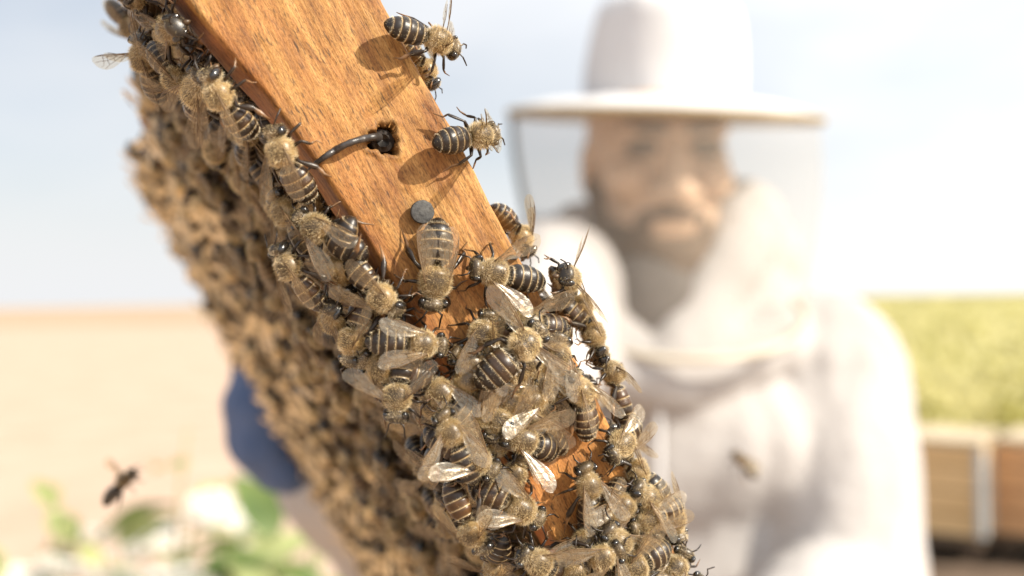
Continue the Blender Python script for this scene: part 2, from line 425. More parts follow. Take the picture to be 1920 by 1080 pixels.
HOLE = tws(plane_hit(720, 262))[:2]
NAIL = tws(plane_hit(788, 399))[:2]
BTH = 0.0095
def near_bar():
    dt = 0.00032; nt = int((T1 - T0) / dt)
    nv = 74
    V = []; G = []; CO = []; Fc = []
    def ring(t):
        wl_ = wleft(t) + 0.00016 * noise.noise(Vector((t * 260, 0, 1))) + 0.00022 * noise.noise(Vector((t * 60, 3, 1)))
        nick = max(0.0, noise.noise(Vector((t * 190, 31, 2))) - .42) * .0022
        wr_ = WR - nick + 0.00018 * noise.noise(Vector((t * 300, 5, 2))) + 0.00035 * noise.noise(Vector((t * 70, 9, 2)))
        out = []
        rb = 0.0007
        for j in range(nv + 1):
            a = j / nv; a = 0.5 - 0.5 * math.cos(math.pi * a) if False else a
            w = wl_ + (wr_ - wl_) * a
            dist = min(w - wl_, wr_ - w)
            h = 0.0
            if dist < rb: h = -(rb - math.sqrt(max(rb * rb - (rb - dist) ** 2, 0)))
            h += 0.00013 * noise.noise(Vector((t * 90, w * 420, 0))) + 0.00007 * noise.noise(Vector((t * 330, w * 1500, 4)))
            c = 1.0
            # torn nail hole
            dx, dy = t - HOLE[0], w - HOLE[1]
            rr = math.hypot(dx, dy); an = math.atan2(dy, dx)
            rad = 0.00205 + 0.00032 * math.sin(3 * an + 1) + 0.00025 * math.sin(7 * an)
            if rr < rad:
                q = min(1, (rad - rr) / 0.0005); h -= 0.0034 * q; c = 1 - 0.72 * q
            elif rr < rad + 0.0011:
                q = (rr - rad) / 0.0011; h += 0.00034 * math.sin(math.pi * q) * (0.55 + 0.45 * math.sin(4 * an)); c = 0.62 + 0.38 * q
            # darker ring round the nail, set a little off centre
            r2 = math.hypot(t - NAIL[0], w - NAIL[1] + 0.0005)
            if r2 < 0.0028: c *= 0.55 + 0.45 * min(1, r2 / 0.0028)
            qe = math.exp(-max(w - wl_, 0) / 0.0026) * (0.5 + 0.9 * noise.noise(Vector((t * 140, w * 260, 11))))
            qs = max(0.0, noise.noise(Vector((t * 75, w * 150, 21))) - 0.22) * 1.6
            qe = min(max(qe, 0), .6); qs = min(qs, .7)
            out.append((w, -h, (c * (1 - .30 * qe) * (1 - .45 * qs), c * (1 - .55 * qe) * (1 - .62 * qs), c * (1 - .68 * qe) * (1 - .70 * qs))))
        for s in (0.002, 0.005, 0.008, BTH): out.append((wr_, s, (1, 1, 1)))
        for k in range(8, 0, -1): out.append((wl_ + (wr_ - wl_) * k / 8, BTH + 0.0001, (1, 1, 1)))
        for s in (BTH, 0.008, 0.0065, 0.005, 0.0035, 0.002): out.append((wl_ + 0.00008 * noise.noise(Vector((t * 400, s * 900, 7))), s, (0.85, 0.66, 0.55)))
        return out
    n = None
    for i in range(nt + 1):
        t = T0 + dt * i
        rg = ring(t); n = len(rg)
        for w, s, c in rg:
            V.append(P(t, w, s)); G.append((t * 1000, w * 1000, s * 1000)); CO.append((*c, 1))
    for i in range(nt):
        for k in range(n):
            Fc.append((i * n + k, (i + 1) * n + k, (i + 1) * n + (k + 1) % n, i * n + (k + 1) % n))
    Fc.append(tuple(range(n))); Fc.append(tuple(reversed(range(nt * n, nt * n + n))))
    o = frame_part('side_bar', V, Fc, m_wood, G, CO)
    bm = bmesh.new(); bm.from_mesh(o.data); bmesh.ops.recalc_face_normals(bm, faces=bm.faces[:]); bm.to_mesh(o.data); bm.free()
    o['label'] = 'sunlit orange wooden side bar with two nails'
near_bar()
def plain_bar(name, t0, t1, w0, w1, s0, s1, axis, label=None, c=1.0):
    V = []; Fc = []; G = []
    L = {0: t1 - t0, 2: s1 - s0}[axis]
    nn = 60
    for i in range(nn + 1):
        a = i / nn
        wob = 0.0004 * noise.noise(Vector((a * 9, L * 10, 3)))
        cs = []
        if axis == 0:
            t = t0 + L * a
            for w, s in ((w0, s0), (w0 + .0006, s0 - .0005), (w1 - .0006, s0 - .0005), (w1, s0), (w1, s1), (w0, s1)): cs.append((t, w + wob, s))
        else:
            s = s0 + L * a
            for t, w in ((t0, w0), (t0 - .0005, w0 + .0006), (t0 - .0005, w1 - .0006), (t0, w1), (t1, w1), (t1, w0)): cs.append((t, w + wob, s))
        for q in cs:
            V.append(P(*q)); g = [x * 1000 for x in q]
            G.append((g[2], g[1], g[0]) if axis == 2 else g)
    for i in range(nn):
        for k in range(6): Fc.append((i * 6 + k, i * 6 + (k + 1) % 6, (i + 1) * 6 + (k + 1) % 6, (i + 1) * 6 + k))
    Fc.append(tuple(range(6))); Fc.append(tuple(nn * 6 + k for k in reversed(range(6))))
    o = frame_part(name, V, Fc, m_wood, G, smooth=False)
    bm = bmesh.new(); bm.from_mesh(o.data); bmesh.ops.recalc_face_normals(bm, faces=bm.faces[:]); bm.to_mesh(o.data); bm.free()
    if label: o['label'] = label
    return o
WC0 = WLOW - 0.0005                                  # comb face on the shaded side
plain_bar('top_bar', TTOP - 0.020, TTOP + 0.001, WLOW - 0.002, WR - 0.001, BTH + 0.0004, DEPTH - 0.0004, 2)
plain_bar('side_bar', TTOP - 0.024, TBOT + 0.012, WLOW - 0.002, WR, DEPTH, DEPTH + 0.011, 0, 'far side bar gripped by the glove')
plain_bar('bottom_bar', TBOT - 0.001, TBOT + 0.009, WLOW + 0.002, WR - 0.002, BTH + 0.0004, DEPTH - 0.0004, 2)

def comb():
    V = []; Fc = []
    cs = 0.0031                                        # cell circumradius
    core0, core1 = WC0 + 0.009, WR - 0.009
    t0, t1, s0, s1 = TTOP + 0.0015, TBOT - 0.0015, BTH + 0.0008, DEPTH - 0.0008
    for w in (core0, core1):
        k = len(V); V += [P(t0, w, s0), P(t1, w, s0), P(t1, w, s1), P(t0, w, s1)]; Fc.append((k, k + 1, k + 2, k + 3))
    dx = 1.5 * cs; dy = math.sqrt(3) * cs
    ni = int((t1 - t0 - 2 * cs) / dx); nj = int((s1 - s0 - 2 * cs) / dy) - 1
    for side in (0, 1):
        wo, wi = (WC0 + 0.001, core0) if side == 0 else (WR - 0.001, core1)
        sg = 1 if side == 0 else -1
        for i in range(ni):
            for j in range(nj):
                ct = t0 + cs + i * dx; cz = s0 + cs + j * dy + (dy / 2 if i % 2 else 0)
                if side == 1 and cz - s0 > 0.05: continue
                capped = noise.noise(Vector((ct * 30, cz * 30, side))) > 0.08
                wv = wo + 0.0008 * noise.noise(Vector((ct * 40, cz * 40, 5)))
                k = len(V)
                for q in range(6):
                    a = q * math.pi / 3
                    for rr, ww in ((1.0, wv + sg * .0002), (0.9, wv), (0.86, wi)):
                        V.append(P(ct + cs * rr * math.cos(a), ww, cz + cs * rr * math.sin(a)))
                for q in range(6):
                    a0 = k + q * 3; a1 = k + ((q + 1) % 6) * 3
                    Fc.append((a0, a1, a1 + 1, a0 + 1))
                    if not capped: Fc.append((a0 + 1, a1 + 1, a1 + 2, a0 + 2))
                if capped:
                    V.append(P(ct, wv - sg * 0.0006, cz)); cidx = len(V) - 1
                    for q in range(6): Fc.append((k + q * 3 + 1, k + ((q + 1) % 6) * 3 + 1, cidx))
    o = frame_part('comb', V, Fc, m_wax, smooth=False)
    tag(o, kind='stuff')
comb()

def nail_parts():
    # flat headed nail standing slightly proud
    c = Vector((NAIL[0], NAIL[1], 0))
    def lathe(prof, n=28, jitter=0):
        V = []; Fc = []
        for (r, s) in prof:
            for k in range(n):
                a = 2 * math.pi * k / n
                rr = r * (1 + jitter * noise.noise(Vector((math.cos(a) * 2, math.sin(a) * 2, s * 900))))
                V.append(P(c.x + rr * math.cos(a), c.y + rr * math.sin(a), s))
        for i in range(len(prof) - 1):
            for k in range(n): Fc.append((i * n + k, i * n + (k + 1) % n, (i + 1) * n + (k + 1) % n, (i + 1) * n + k))
        Fc.append(tuple(range(n)))
        return V, Fc
    V, Fc = lathe([(0.00130, -0.00152), (0.00158, -0.00145), (0.00164, -0.0013), (0.00162, -0.0009), (0.00145, -0.0007), (0.0008, -0.00055), (0.00078, 0.0012)], jitter=0.05)
    o = frame_part('nail', V, Fc, m_nail); o.data.polygons[len(o.data.polygons) - 1].use_smooth = False
    bm = bmesh.new(); bm.from_mesh(o.data); bmesh.ops.recalc_face_normals(bm, faces=bm.faces[:]); bm.to_mesh(o.data); bm.free(); o.data.set_sharp_from_angle(angle=0.5)
    # bent nail: comes out of the torn hole and is hammered over towards the shaded side
    hc = HOLE
    pts = []
    pix = [(716, 258, 0.0022), (708, 257, 0.0004), (698, 257, -0.0010), (682, 260, -0.0009), (664, 265, -0.0019), (646, 272, -0.0018), (628, 282, -0.0007), (612, 292, -0.0010), (598, 302, -0.0004), (588, 309, 0.0003), (578, 318, 0.0012)]
    for px, py, s in pix: pts.append(plane_hit(px, py, s))
    rad = [0.00062, 0.0006, 0.00054, 0.0005, 0.00049, 0.00049, 0.00047, 0.00044, 0.00036, 0.00026, 0.00012]
    pp = []; rr = []
    for i in range(len(pts) - 1):
        for k in range(4):
            a = k / 4; pp.append(pts[i].lerp(pts[i + 1], a)); rr.append((rad[i] * (1 - a) + rad[i + 1] * a) * (1 + 0.22 * noise.noise(Vector(((i * 4 + k) * .7, 1.3, 0)))))
    pp.append(pts[-1]); rr.append(rad[-1])
    V, Fc = tube_arrays(pp, rr, 10)
    o = frame_part('nail', V, Fc, m_bent); o['label'] = 'bent nail sticking out of a torn hole'
    # rusted head sitting in the hole
    c.x, c.y = HOLE
    V, Fc = lathe([(0.0009, 0.0007), (0.0015, 0.00085), (0.00165, 0.0012), (0.0015, 0.0020)], jitter=0.12)
    frame_part('nail_head', V, Fc, m_bent)
    # splinters round the hole
    rg = random.Random(4)
    V = []; Fc = []; G = []
    for k in range(16):
        a = rg.random() * 6.283; r0 = 0.0019
        p0 = P(HOLE[0] + r0 * math.cos(a), HOLE[1] + r0 * math.sin(a), 0.0002)
        d = (B * math.cos(a + rg.uniform(-.6, .6)) + W * math.sin(a + rg.uniform(-.6, .6)) + N * rg.uniform(.2, 1)).normalized() * rg.uniform(.0004, .0011)
        s = d.orthogonal().normalized() * 0.00012
        i = len(V); V += [p0 - s, p0 + s, p0 + d, p0 + N * 0.0001]
        Fc += [(i, i + 1, i + 2), (i + 1, i + 3, i + 2), (i + 3, i, i + 2)]
        G += [(HOLE[0] * 1000 + k, HOLE[1] * 1000, 0)] * 4
    tag(frame_part('splinters', V, Fc, m_wood, G, smooth=False), kind='stuff')
nail_parts()

# ------------------------------------------------------------------ beekeeper
def blob(name, prims, voxel, smooth=4, wrinkle=None):
    bm = bmesh.new()
    for p in prims:
        if p[0] == 'e':
            _, c, r = p[:3]; rot = p[3] if len(p) > 3 else Matrix.Identity(3)
            res = bmesh.ops.create_icosphere(bm, subdivisions=4, radius=1)
            for v in res['verts']: v.co = Vector(c) + rot @ Vector((v.co.x * r[0], v.co.y * r[1], v.co.z * r[2]))
        else:
            _, a, b, ra, rb_ = p; a, b = Vector(a), Vector(b)
            n = 10
            for k in range(n + 1):
                q = k / n; rr = ra * (1 - q) + rb_ * q
                res = bmesh.ops.create_icosphere(bm, subdivisions=2 if rr < .02 else 3, radius=rr)
                c = a.lerp(b, q)
                for v in res['verts']: v.co += c
    me = from_bm(bm, name)
    tmp = bpy.data.objects.new('tmp', me); C.objects.link(tmp)
    md = tmp.modifiers.new('r', 'REMESH'); md.mode = 'VOXEL'; md.voxel_size = voxel
    if smooth:
        ms = tmp.modifiers.new('s', 'SMOOTH'); ms.factor = 0.5; ms.iterations = smooth
    dg = bpy.context.evaluated_depsgraph_get()
    out = bpy.data.meshes.new_from_object(tmp.evaluated_get(dg))
    bpy.data.objects.remove(tmp); bpy.data.meshes.remove(me)
    out.name = name
    if wrinkle:
        amp, sc = wrinkle
        co = np.empty(len(out.vertices) * 3, np.float32); out.vertices.foreach_get('co', co); co = co.reshape(-1, 3)
        no = np.empty(len(out.vertices) * 3, np.float32); out.vertices.foreach_get('normal', no); no = no.reshape(-1, 3)
        d = np.array([noise.noise(Vector(p) * sc) + 0.5 * abs(noise.noise(Vector((p[0] * 1.3, p[1], p[2] * .6)) * sc * 2.2)) for p in co]) * amp
        co += no * d[:, None]; out.vertices.foreach_set('co', co.ravel()); out.update()
    return out
m_skin = mat_noise('skin', (0.51, 0.345, 0.225), (0.59, 0.41, 0.275), scale=30, rough=0.5, bump=0.1, dist=0.001)
m_skin.node_tree.nodes['Principled BSDF'].inputs['Subsurface Weight'].default_value = 0.1
m_skin.node_tree.nodes['Principled BSDF'].inputs['Subsurface Radius'].default_value = (0.01, 0.004, 0.002)
m_beard = mat_noise('beard_hair', (0.085, 0.056, 0.035), (0.16, 0.108, 0.068), scale=140, rough=0.8, bump=0.5, dist=0.002)
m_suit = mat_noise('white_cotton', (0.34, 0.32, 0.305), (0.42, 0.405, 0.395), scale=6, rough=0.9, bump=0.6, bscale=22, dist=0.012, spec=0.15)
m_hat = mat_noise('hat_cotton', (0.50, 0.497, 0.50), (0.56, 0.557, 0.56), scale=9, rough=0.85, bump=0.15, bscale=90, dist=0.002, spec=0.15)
m_rim_shade = mat_noise('rim_shade_tan', (0.27, 0.21, 0.12), (0.36, 0.29, 0.17), scale=30, rough=0.8, bump=0.2)
m_tape = mat_noise('cream_tape', (0.42, 0.37, 0.29), (0.52, 0.47, 0.38), scale=30, rough=0.8, bump=0.2)
m_shirt = mat_noise('grey_shirt', (0.07, 0.06, 0.053), (0.11, 0.095, 0.085), scale=20, rough=0.9, bump=0.2)
m_glove = mat_noise('blue_glove', (0.04, 0.075, 0.165), (0.08, 0.125, 0.245), scale=45, rough=0.75, bump=0.6, bscale=400, dist=0.001)
m_seam = mat_noise('slate_seam', (0.16, 0.20, 0.22), (0.22, 0.26, 0.28), scale=30, rough=0.7, bump=0)
m_black = mat_noise('dark_rubber', (0.03, 0.03, 0.03), (0.06, 0.055, 0.05), scale=30, rough=0.6, bump=0.1)
def veil_material():
    t = NT('veil_net')
    tp = t.add('ShaderNodeBsdfTransparent'); df = t.add('ShaderNodeBsdfDiffuse'); df.inputs[0].default_value = (0.46, 0.43, 0.37, 1)
    ms = t.add('ShaderNodeMixShader'); ms.inputs[0].default_value = 0.20
    t.link(tp.outputs[0], ms.inputs[1]); t.link(df.outputs[0], ms.inputs[2]); t.link(ms.outputs[0], t.out.inputs[0]); return t.m
m_veil = veil_material()

DP = 1.20
H = at(1236, 318, DP)
def hp(x, y, z): return H + R0 * x + Vector((0, 1, 0)) * y + Vector((0, 0, 1)) * z
TW = Matrix.Rotation(math.radians(6), 3, 'Z') @ Matrix.Rotation(math.radians(10), 3, 'X')          # face turned a little towards the frame
def fp(x, y, z): v = TW @ Vector((x, y, z)); return hp(v.x - 0.004, v.y, v.z)
body = [('e', fp(0, .012, .035), (.074, .094, .105)), ('e', fp(0, -.018, -.045), (.062, .072, .07)), ('e', fp(0, -.066, -.082), (.030, .028, .022)),
        ('c', fp(0, -.082, .028), fp(0, -.112, -.016), .010, .0155), ('e', fp(.014, -.096, -.018), (.012, .012, .010)), ('e', fp(-.014, -.096, -.018), (.012, .012, .010)),
        ('c', fp(-.045, -.074, .044), fp(.045, -.074, .044), .013, .013), ('e', fp(.042, -.060, -.008), (.027, .027, .024)), ('e', fp(-.042, -.060, -.008), (.027, .027, .024)),
        ('c', fp(-.020, -.084, -.046), fp(.020, -.084, -.046), .008, .008), ('c', fp(-.016, -.082, -.057), fp(.016, -.082, -.057), .009, .009),
        ('e', fp(.077, .005, .0), (.005, .018, .028)), ('e', fp(-.077, .005, .0), (.005, .018, .028)),
        ('c', fp(0, .015, -.07), hp(0.01, .04, -.20), .056, .060), ('c', hp(.02, .05, -.22), hp(.04, .06, -.62), .10, .12)]
person_me = blob('person', body, 0.0035, 3)
person = link('person', person_me, m_skin)
tag(person, 'bearded beekeeper in white jacket, hat and net veil looking down at the frame', 'person')
def pchild(name, me, mat, parent=None): return link(name, me, mat, parent or person)
pchild('beard', blob('beard', [('c', fp(-.069, -.006, -.02), fp(-.055, -.045, -.078), .010, .020), ('c', fp(.069, -.006, -.02), fp(.055, -.045, -.078), .010, .020),
      ('c', fp(-.052, -.045, -.078), fp(0, -.076, -.094), .022, .026), ('c', fp(.052, -.045, -.078), fp(0, -.076, -.094), .022, .026), ('e', fp(0, -.03, -.10), (.05, .05, .03)), ('e', fp(0, -.074, -.084), (.036, .026, .022)), ('c', fp(-.05, -.050, -.062), fp(-.034, -.072, -.066), .014, .012), ('c', fp(.05, -.050, -.062), fp(.034, -.072, -.066), .014, .012),
      ('c', fp(-.026, -.083, -.042), fp(0, -.0955, -.036), .008, .007), ('c', fp(.026, -.083, -.042), fp(0, -.0955, -.036), .008, .007), ('c', fp(-.030, -.078, -.046), fp(-.026, -.076, -.075), .009, .012), ('c', fp(.030, -.078, -.046), fp(.026, -.076, -.075), .009, .012), ('c', fp(-.02, -.083, -.070), fp(.02, -.083, -.070), .010, .010)], .004, 2), m_beard)
for sx in (-1, 1):
    pchild('eyebrow', blob('eyebrow', [('c', fp(sx * .016, -.094, .045), fp(sx * .052, -.078, .047), .0065, .005)], .002, 1), m_beard)
    pchild('eye', blob('eye', [('e', fp(sx * .034, -.080, .026), (.017, .010, .0095))], .002, 1), m_beard)  # dark and oversized, painting in the shade of the eye socket
# shirt, jacket
pchild('shirt', blob('shirt', [('e', at(1218, 600, 1.145), (.062, .055, .072)), ('e', at(1216, 700, 1.2), (.10, .07, .10))], .006, 3), m_shirt)
LS = at(1545, 705, 1.22); LE = at(1592, 1140, 1.14); LWR = at(1400, 1290, .84)
RS = at(1022, 560, 1.12); RE = at(840, 1040, .86); RWR = at(648, 900, .62)
jacket = [('e', at(1300, 930, 1.25), (.185, .125, .30)), ('e', at(1285, 835, 1.21), (.19, .115, .11)), ('c', RS, at(1180, 700, 1.27), .072, .07), ('c', at(1350, 705, 1.27), LS, .075, .088),
          ('c', LS, LE, .090, .083), ('c', LE, LWR, .078, .05), ('c', RS, RE, .078, .062), ('c', RE, RWR, .058, .038),
          ('c', at(1052, 470, 1.21), at(1165, 670, 1.10), .034, .032), ('c', at(1400, 400, 1.22), at(1272, 670, 1.10), .040, .034),
          ('c', at(1100, 445, 1.30), at(1370, 440, 1.30), .034, .034), ('c', at(1060, 500, 1.27), at(1400, 490, 1.27), .055, .06),
          ('c', at(1450, 640, 1.16), at(1240, 715, 1.09), .035, .035), ('c', at(1240, 715, 1.09), at(1100, 690, 1.09), .035, .03), ('e', hp(.045, .08, -.75), (.19, .13, .20))]
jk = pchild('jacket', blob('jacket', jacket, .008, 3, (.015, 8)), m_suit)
V, Fc = tube_arrays([at(1236, 690 + 40 * k, 1.083 - .002 * k + (.012 if k < 2 else 0)) + Vector((0, .004, 0)) for k in range(11)], [.004] * 11, 6)
link('zip', pydata('zip', V, Fc), m_hat, jk)
hx, hy = hp(.045, .08, 0).x, hp(0, .08, 0).y
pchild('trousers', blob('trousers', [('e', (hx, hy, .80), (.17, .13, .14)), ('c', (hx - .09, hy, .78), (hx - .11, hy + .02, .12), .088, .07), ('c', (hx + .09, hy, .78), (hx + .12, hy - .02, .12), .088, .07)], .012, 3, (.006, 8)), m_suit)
for sx in (-1, 1):
    bx_ = hx + sx * .115
    pchild('boot', blob('boot', [('c', (bx_, hy + .01, .16), (bx_, hy + .01, .06), .058, .05), ('c', (bx_, hy + .02, .045), (bx_ + sx * .02, hy - .17, .04), .045, .04)], .008, 3), m_black)
# hat
HC = at(1246, 191, DP + .01)
HT = (Matrix.Rotation(math.radians(2.6), 3, 'Y') @ Matrix.Rotation(math.radians(7.5), 3, 'X'))
def hatp(x, y, z): return HC + HT @ Vector((x, y, z))
def hat_lathe(prof, n=48, wob=0.0):
    V = []; Fc = []
    for (r, z) in prof:
        for k in range(n):
            a = 2 * math.pi * k / n
            rr = r * (1 + wob * noise.noise(Vector((math.cos(a) * 1.5, math.sin(a) * 1.5, z * 18))))
            V.append(hatp(rr * math.cos(a), 1.06 * rr * math.sin(a), z + wob * .12 * noise.noise(Vector((math.cos(a) * 2, math.sin(a) * 2, 4)))))
    for i in range(len(prof) - 1):
        for k in range(n): Fc.append((i * n + k, i * n + (k + 1) % n, (i + 1) * n + (k + 1) % n, (i + 1) * n + k))
    return V, Fc
V, Fc = hat_lathe([(.0885, -.002), (.088, .01), (.0875, .03), (.084, .06), (.080, .085), (.075, .100), (.062, .110), (.042, .1145), (.016, .116), (.001, .116)], wob=.05)
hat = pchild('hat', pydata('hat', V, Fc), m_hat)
V, Fc = hat_lathe([(.087, .0), (.105, .001), (.13, -.002), (.155, -.008), (.1675, -.0135), (.169, -.016), (.1675, -.018), (.155, -.0125), (.13, -.0065), (.10, -.004), (.084, -.004)], 64, .02)
link('brim', pydata('brim', V, Fc), m_hat, hat)
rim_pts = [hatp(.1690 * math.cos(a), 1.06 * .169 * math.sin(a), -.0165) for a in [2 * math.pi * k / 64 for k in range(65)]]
V, Fc = tube_arrays(rim_pts, [.0040] * 65, 8); link('brim_shade_binding', pydata('brim_shade_binding', V, Fc), m_rim_shade, hat)  # rim tube; its dark tan paints in the shade on the brim edge
V, Fc = hat_lathe([(.020, .1150), (.020, .122), (.014, .127), (.001, .128)], 24); link('vent_button', pydata('vent_button', V, Fc), m_hat, hat)
# veil hanging from the brim to a ring on the jacket
VC = at(1272, 575, 1.175)
def veil_ring(q, a):
    top = hatp(.166 * math.cos(a), 1.06 * .166 * math.sin(a), -.018)
    bot = VC + Vector((.130 * math.cos(a), .128 * math.sin(a), .045 * math.sin(a) - .004))
    p = top.lerp(bot, q)
    c = hatp(0, 0, 0).lerp(VC, q)
    bulge = 1 + .06 * math.sin(math.pi * q) + .012 * noise.noise(Vector((math.cos(a) * 2, math.sin(a) * 2, q * 3)))
    return Vector((c.x + (p.x - c.x) * bulge, c.y + (p.y - c.y) * bulge, p.z))
V = []; Fc = []
nq, na = 14, 64
for i in range(nq + 1):
    for k in range(na): V.append(veil_ring(i / nq, 2 * math.pi * k / na))
for i in range(nq):
    for k in range(na): Fc.append((i * na + k, i * na + (k + 1) % na, (i + 1) * na + (k + 1) % na, (i + 1) * na + k))
veil = pchild('veil', pydata('veil', V, Fc), m_veil)
V, Fc = tube_arrays([veil_ring(1.0, 2 * math.pi * k / 64) for k in range(65)], [.0045] * 65, 8); link('veil_hem', pydata('veil_hem', V, Fc), m_tape, veil)
V, Fc = tube_arrays([veil_ring(.02 + .96 * k / 12, math.pi * 1.0) for k in range(13)], [.004] * 13, 8); link('veil_seam', pydata('veil_seam', V, Fc), m_seam, veil)
# gloved hand on the far bar
tg = tws(plane_hit(528, 745, DEPTH + .005))[0]
prims = []
wm = (WLOW + WR) / 2
for k, (of, r) in enumerate(((.000, .0115), (.012, .0135), (.018, .0135), (.016, .012))):
    t = tg - .018 + .0150 * k
    pth = [P(t, wm + .004, DEPTH + .052), P(t, WLOW - of + .006, DEPTH + .046), P(t, WLOW - of, DEPTH + .022), P(t + .001, WLOW - of + .001, DEPTH + .002), P(t + .002, WLOW - of + .004, DEPTH - .008)]
    for a, b in zip(pth[:-1], pth[1:]): prims.append(('c', a, b, r, r * .98))
prims += [('e', P(tg, wm + .006, DEPTH + .046), (.03, .022, .045)), ('c', P(tg - .02, wm + .02, DEPTH + .05), P(tg + .018, wm + .018, DEPTH + .055), .022, .022),
          ('c', P(tg + .012, wm + .02, DEPTH + .06), RWR, .024, .030), ('c', P(tg - .01, wm + .03, DEPTH + .04), P(tg - .035, wm + .028, DEPTH + .014), .015, .013), ('c', P(tg - .035, wm + .028, DEPTH + .014), P(tg - .048, wm + .016, DEPTH - .012), .013, .011)]
pchild('glove', blob('glove', prims, .003, 14, (.0012, 60)), m_glove)
fd = (P(TBOT, wm, .02) - LWR).normalized()
lg = [('c', LWR, LWR + fd * .07, .035, .036), ('e', LWR + fd * .10, (.04, .04, .035))]
sidev = fd.cross(Vector((0, 0, 1))).normalized()
for k in range(4):
    a = LWR + fd * .12 + sidev * (.018 * (k - 1.5)); b = a + fd * .035 - Vector((0, 0, .008)); lg += [('c', a, b, .0125, .0115), ('c', b, b + fd * .012 - Vector((0, 0, .022)), .0115, .0105)]
a = LWR + fd * .08 + sidev * .035; lg += [('c', a, a + fd * .03 + sidev * .02, .014, .012), ('c', a + fd * .03 + sidev * .02, a + fd * .055 + sidev * .012, .012, .011)]
pchild('glove', blob('glove', lg, .004, 3), m_glove)

# ------------------------------------------------------------------ honey bees
def bee_body_material():
    t = NT('bee_chitin')
    a = t.add('ShaderNodeAttribute', attribute_name='Col')
    oi = t.add('ShaderNodeObjectInfo')
    n = t.add('ShaderNodeTexNoise', i_Scale=900, i_Detail=3); tc = t.add('ShaderNodeTexCoord'); t.link(tc.outputs['Object'], n.inputs['Vector'])
    col = t.mix(a.outputs['Color'], t.ramp(n.outputs[0], [(0.3, (0.6, 0.6, 0.6)), (0.7, (1.25, 1.2, 1.1))]), 1.0, 'MULTIPLY')
    col = t.mix(col, t.ramp(oi.outputs['Random'], [(0, (0.75, 0.72, 0.70)), (1, (1.3, 1.22, 1.1))]), 1.0, 'MULTIPLY')
    t.link(col, t.p.inputs['Base Color'])
    t.p.inputs['Roughness'].default_value = 0.36
    t.p.inputs['Specular IOR Level'].default_value = 0.42
    n2 = t.add('ShaderNodeTexNoise', i_Scale=5200, i_Detail=2); t.link(tc.outputs['Object'], n2.inputs['Vector'])
    b = t.add('ShaderNodeBump', i_Strength=0.35, i_Distance=0.00006); t.link(n2.outputs[0], b.inputs['Height']); t.link(b.outputs[0], t.p.inputs['Normal'])
    return t.m
def fuzz_material():
    t = NT('bee_fuzz')
    a = t.add('ShaderNodeAttribute', attribute_name='Col')
    oi = t.add('ShaderNodeObjectInfo')
    col = t.mix(a.outputs['Color'], t.ramp(oi.outputs['Random'], [(0, (0.78, 0.74, 0.68)), (1, (1.2, 1.18, 1.15))]), 1.0, 'MULTIPLY')
    d = t.add('ShaderNodeBsdfDiffuse'); tr = t.add('ShaderNodeBsdfTranslucent'); ms = t.add('ShaderNodeMixShader'); ms.inputs[0].default_value = 0.45
    t.link(col, d.inputs[0]); t.link(col, tr.inputs[0]); t.link(d.outputs[0], ms.inputs[1]); t.link(tr.outputs[0], ms.inputs[2]); t.link(ms.outputs[0], t.out.inputs[0])
    return t.m
def wing_material():
    t = NT('wing_membrane')
    tp = t.add('ShaderNodeBsdfTransparent'); tp.inputs[0].default_value = (0.93, 0.88, 0.78, 1)
    tr = t.add('ShaderNodeBsdfTranslucent'); tr.inputs[0].default_value = (0.80, 0.64, 0.40, 1)
    df = t.add('ShaderNodeBsdfDiffuse'); df.inputs[0].default_value = (0.66, 0.52, 0.32, 1)
    gl = t.add('ShaderNodeBsdfGlossy'); gl.inputs[0].default_value = (0.85, 0.82, 0.75, 1); gl.inputs['Roughness'].default_value = 0.3
    tc = t.add('ShaderNodeTexCoord'); n = t.add('ShaderNodeTexNoise', i_Scale=900, i_Detail=3); t.link(tc.outputs['Object'], n.inputs['Vector'])
    b = t.add('ShaderNodeBump', i_Strength=0.3, i_Distance=0.0003); t.link(n.outputs[0], b.inputs['Height']); t.link(b.outputs[0], gl.inputs['Normal'])
    m1 = t.add('ShaderNodeMixShader'); m1.inputs[0].default_value = 0.5; t.link(tr.outputs[0], m1.inputs[1]); t.link(df.outputs[0], m1.inputs[2])
    m2 = t.add('ShaderNodeMixShader'); m2.inputs[0].default_value = 0.38; t.link(m1.outputs[0], m2.inputs[1]); t.link(gl.outputs[0], m2.inputs[2])
    m3 = t.add('ShaderNodeMixShader'); t.link(t.ramp(n.outputs[0], [(0.3, (0.12, 0.12, 0.12)), (0.7, (0.20, 0.20, 0.20))]), m3.inputs[0])
    t.link(tp.outputs[0], m3.inputs[1]); t.link(m2.outputs[0], m3.inputs[2]); t.link(m3.outputs[0], t.out.inputs[0])
    return t.m
m_body = bee_body_material(); m_fuzz = fuzz_material(); m_wing = wing_material()
m_vein = mat_noise('wing_vein', (0.085, 0.048, 0.02), (0.16, 0.10, 0.045), scale=800, rough=0.5, bump=0)
m_eye = mat_noise('bee_eye', (0.006, 0.005, 0.004), (0.014, 0.012, 0.010), scale=2000, rough=0.16, bump=0, spec=0.7)
MM = 0.001
DARK = (0.010, 0.007, 0.005); BAND = (0.52, 0.42, 0.25); BROWN = (0.085, 0.042, 0.015); THX = (0.20, 0.145, 0.07); HEADC = (0.016, 0.013, 0.010); LEGC = (0.018, 0.011, 0.006); TARS = (0.15, 0.085, 0.04)

def lerp3(a, b, q): return tuple(a[i] * (1 - q) + b[i] * q for i in range(3))
AB_A = [0, .05, .12, .22, .35, .48, .62, .75, .86, .94, .985, 1]
AB_R = [.45, 1.05, 1.55, 1.93, 2.12, 2.18, 2.06, 1.78, 1.35, .85, .42, .10]
SEGB = [0, .14, .32, .50, .67, .83, 1.0]

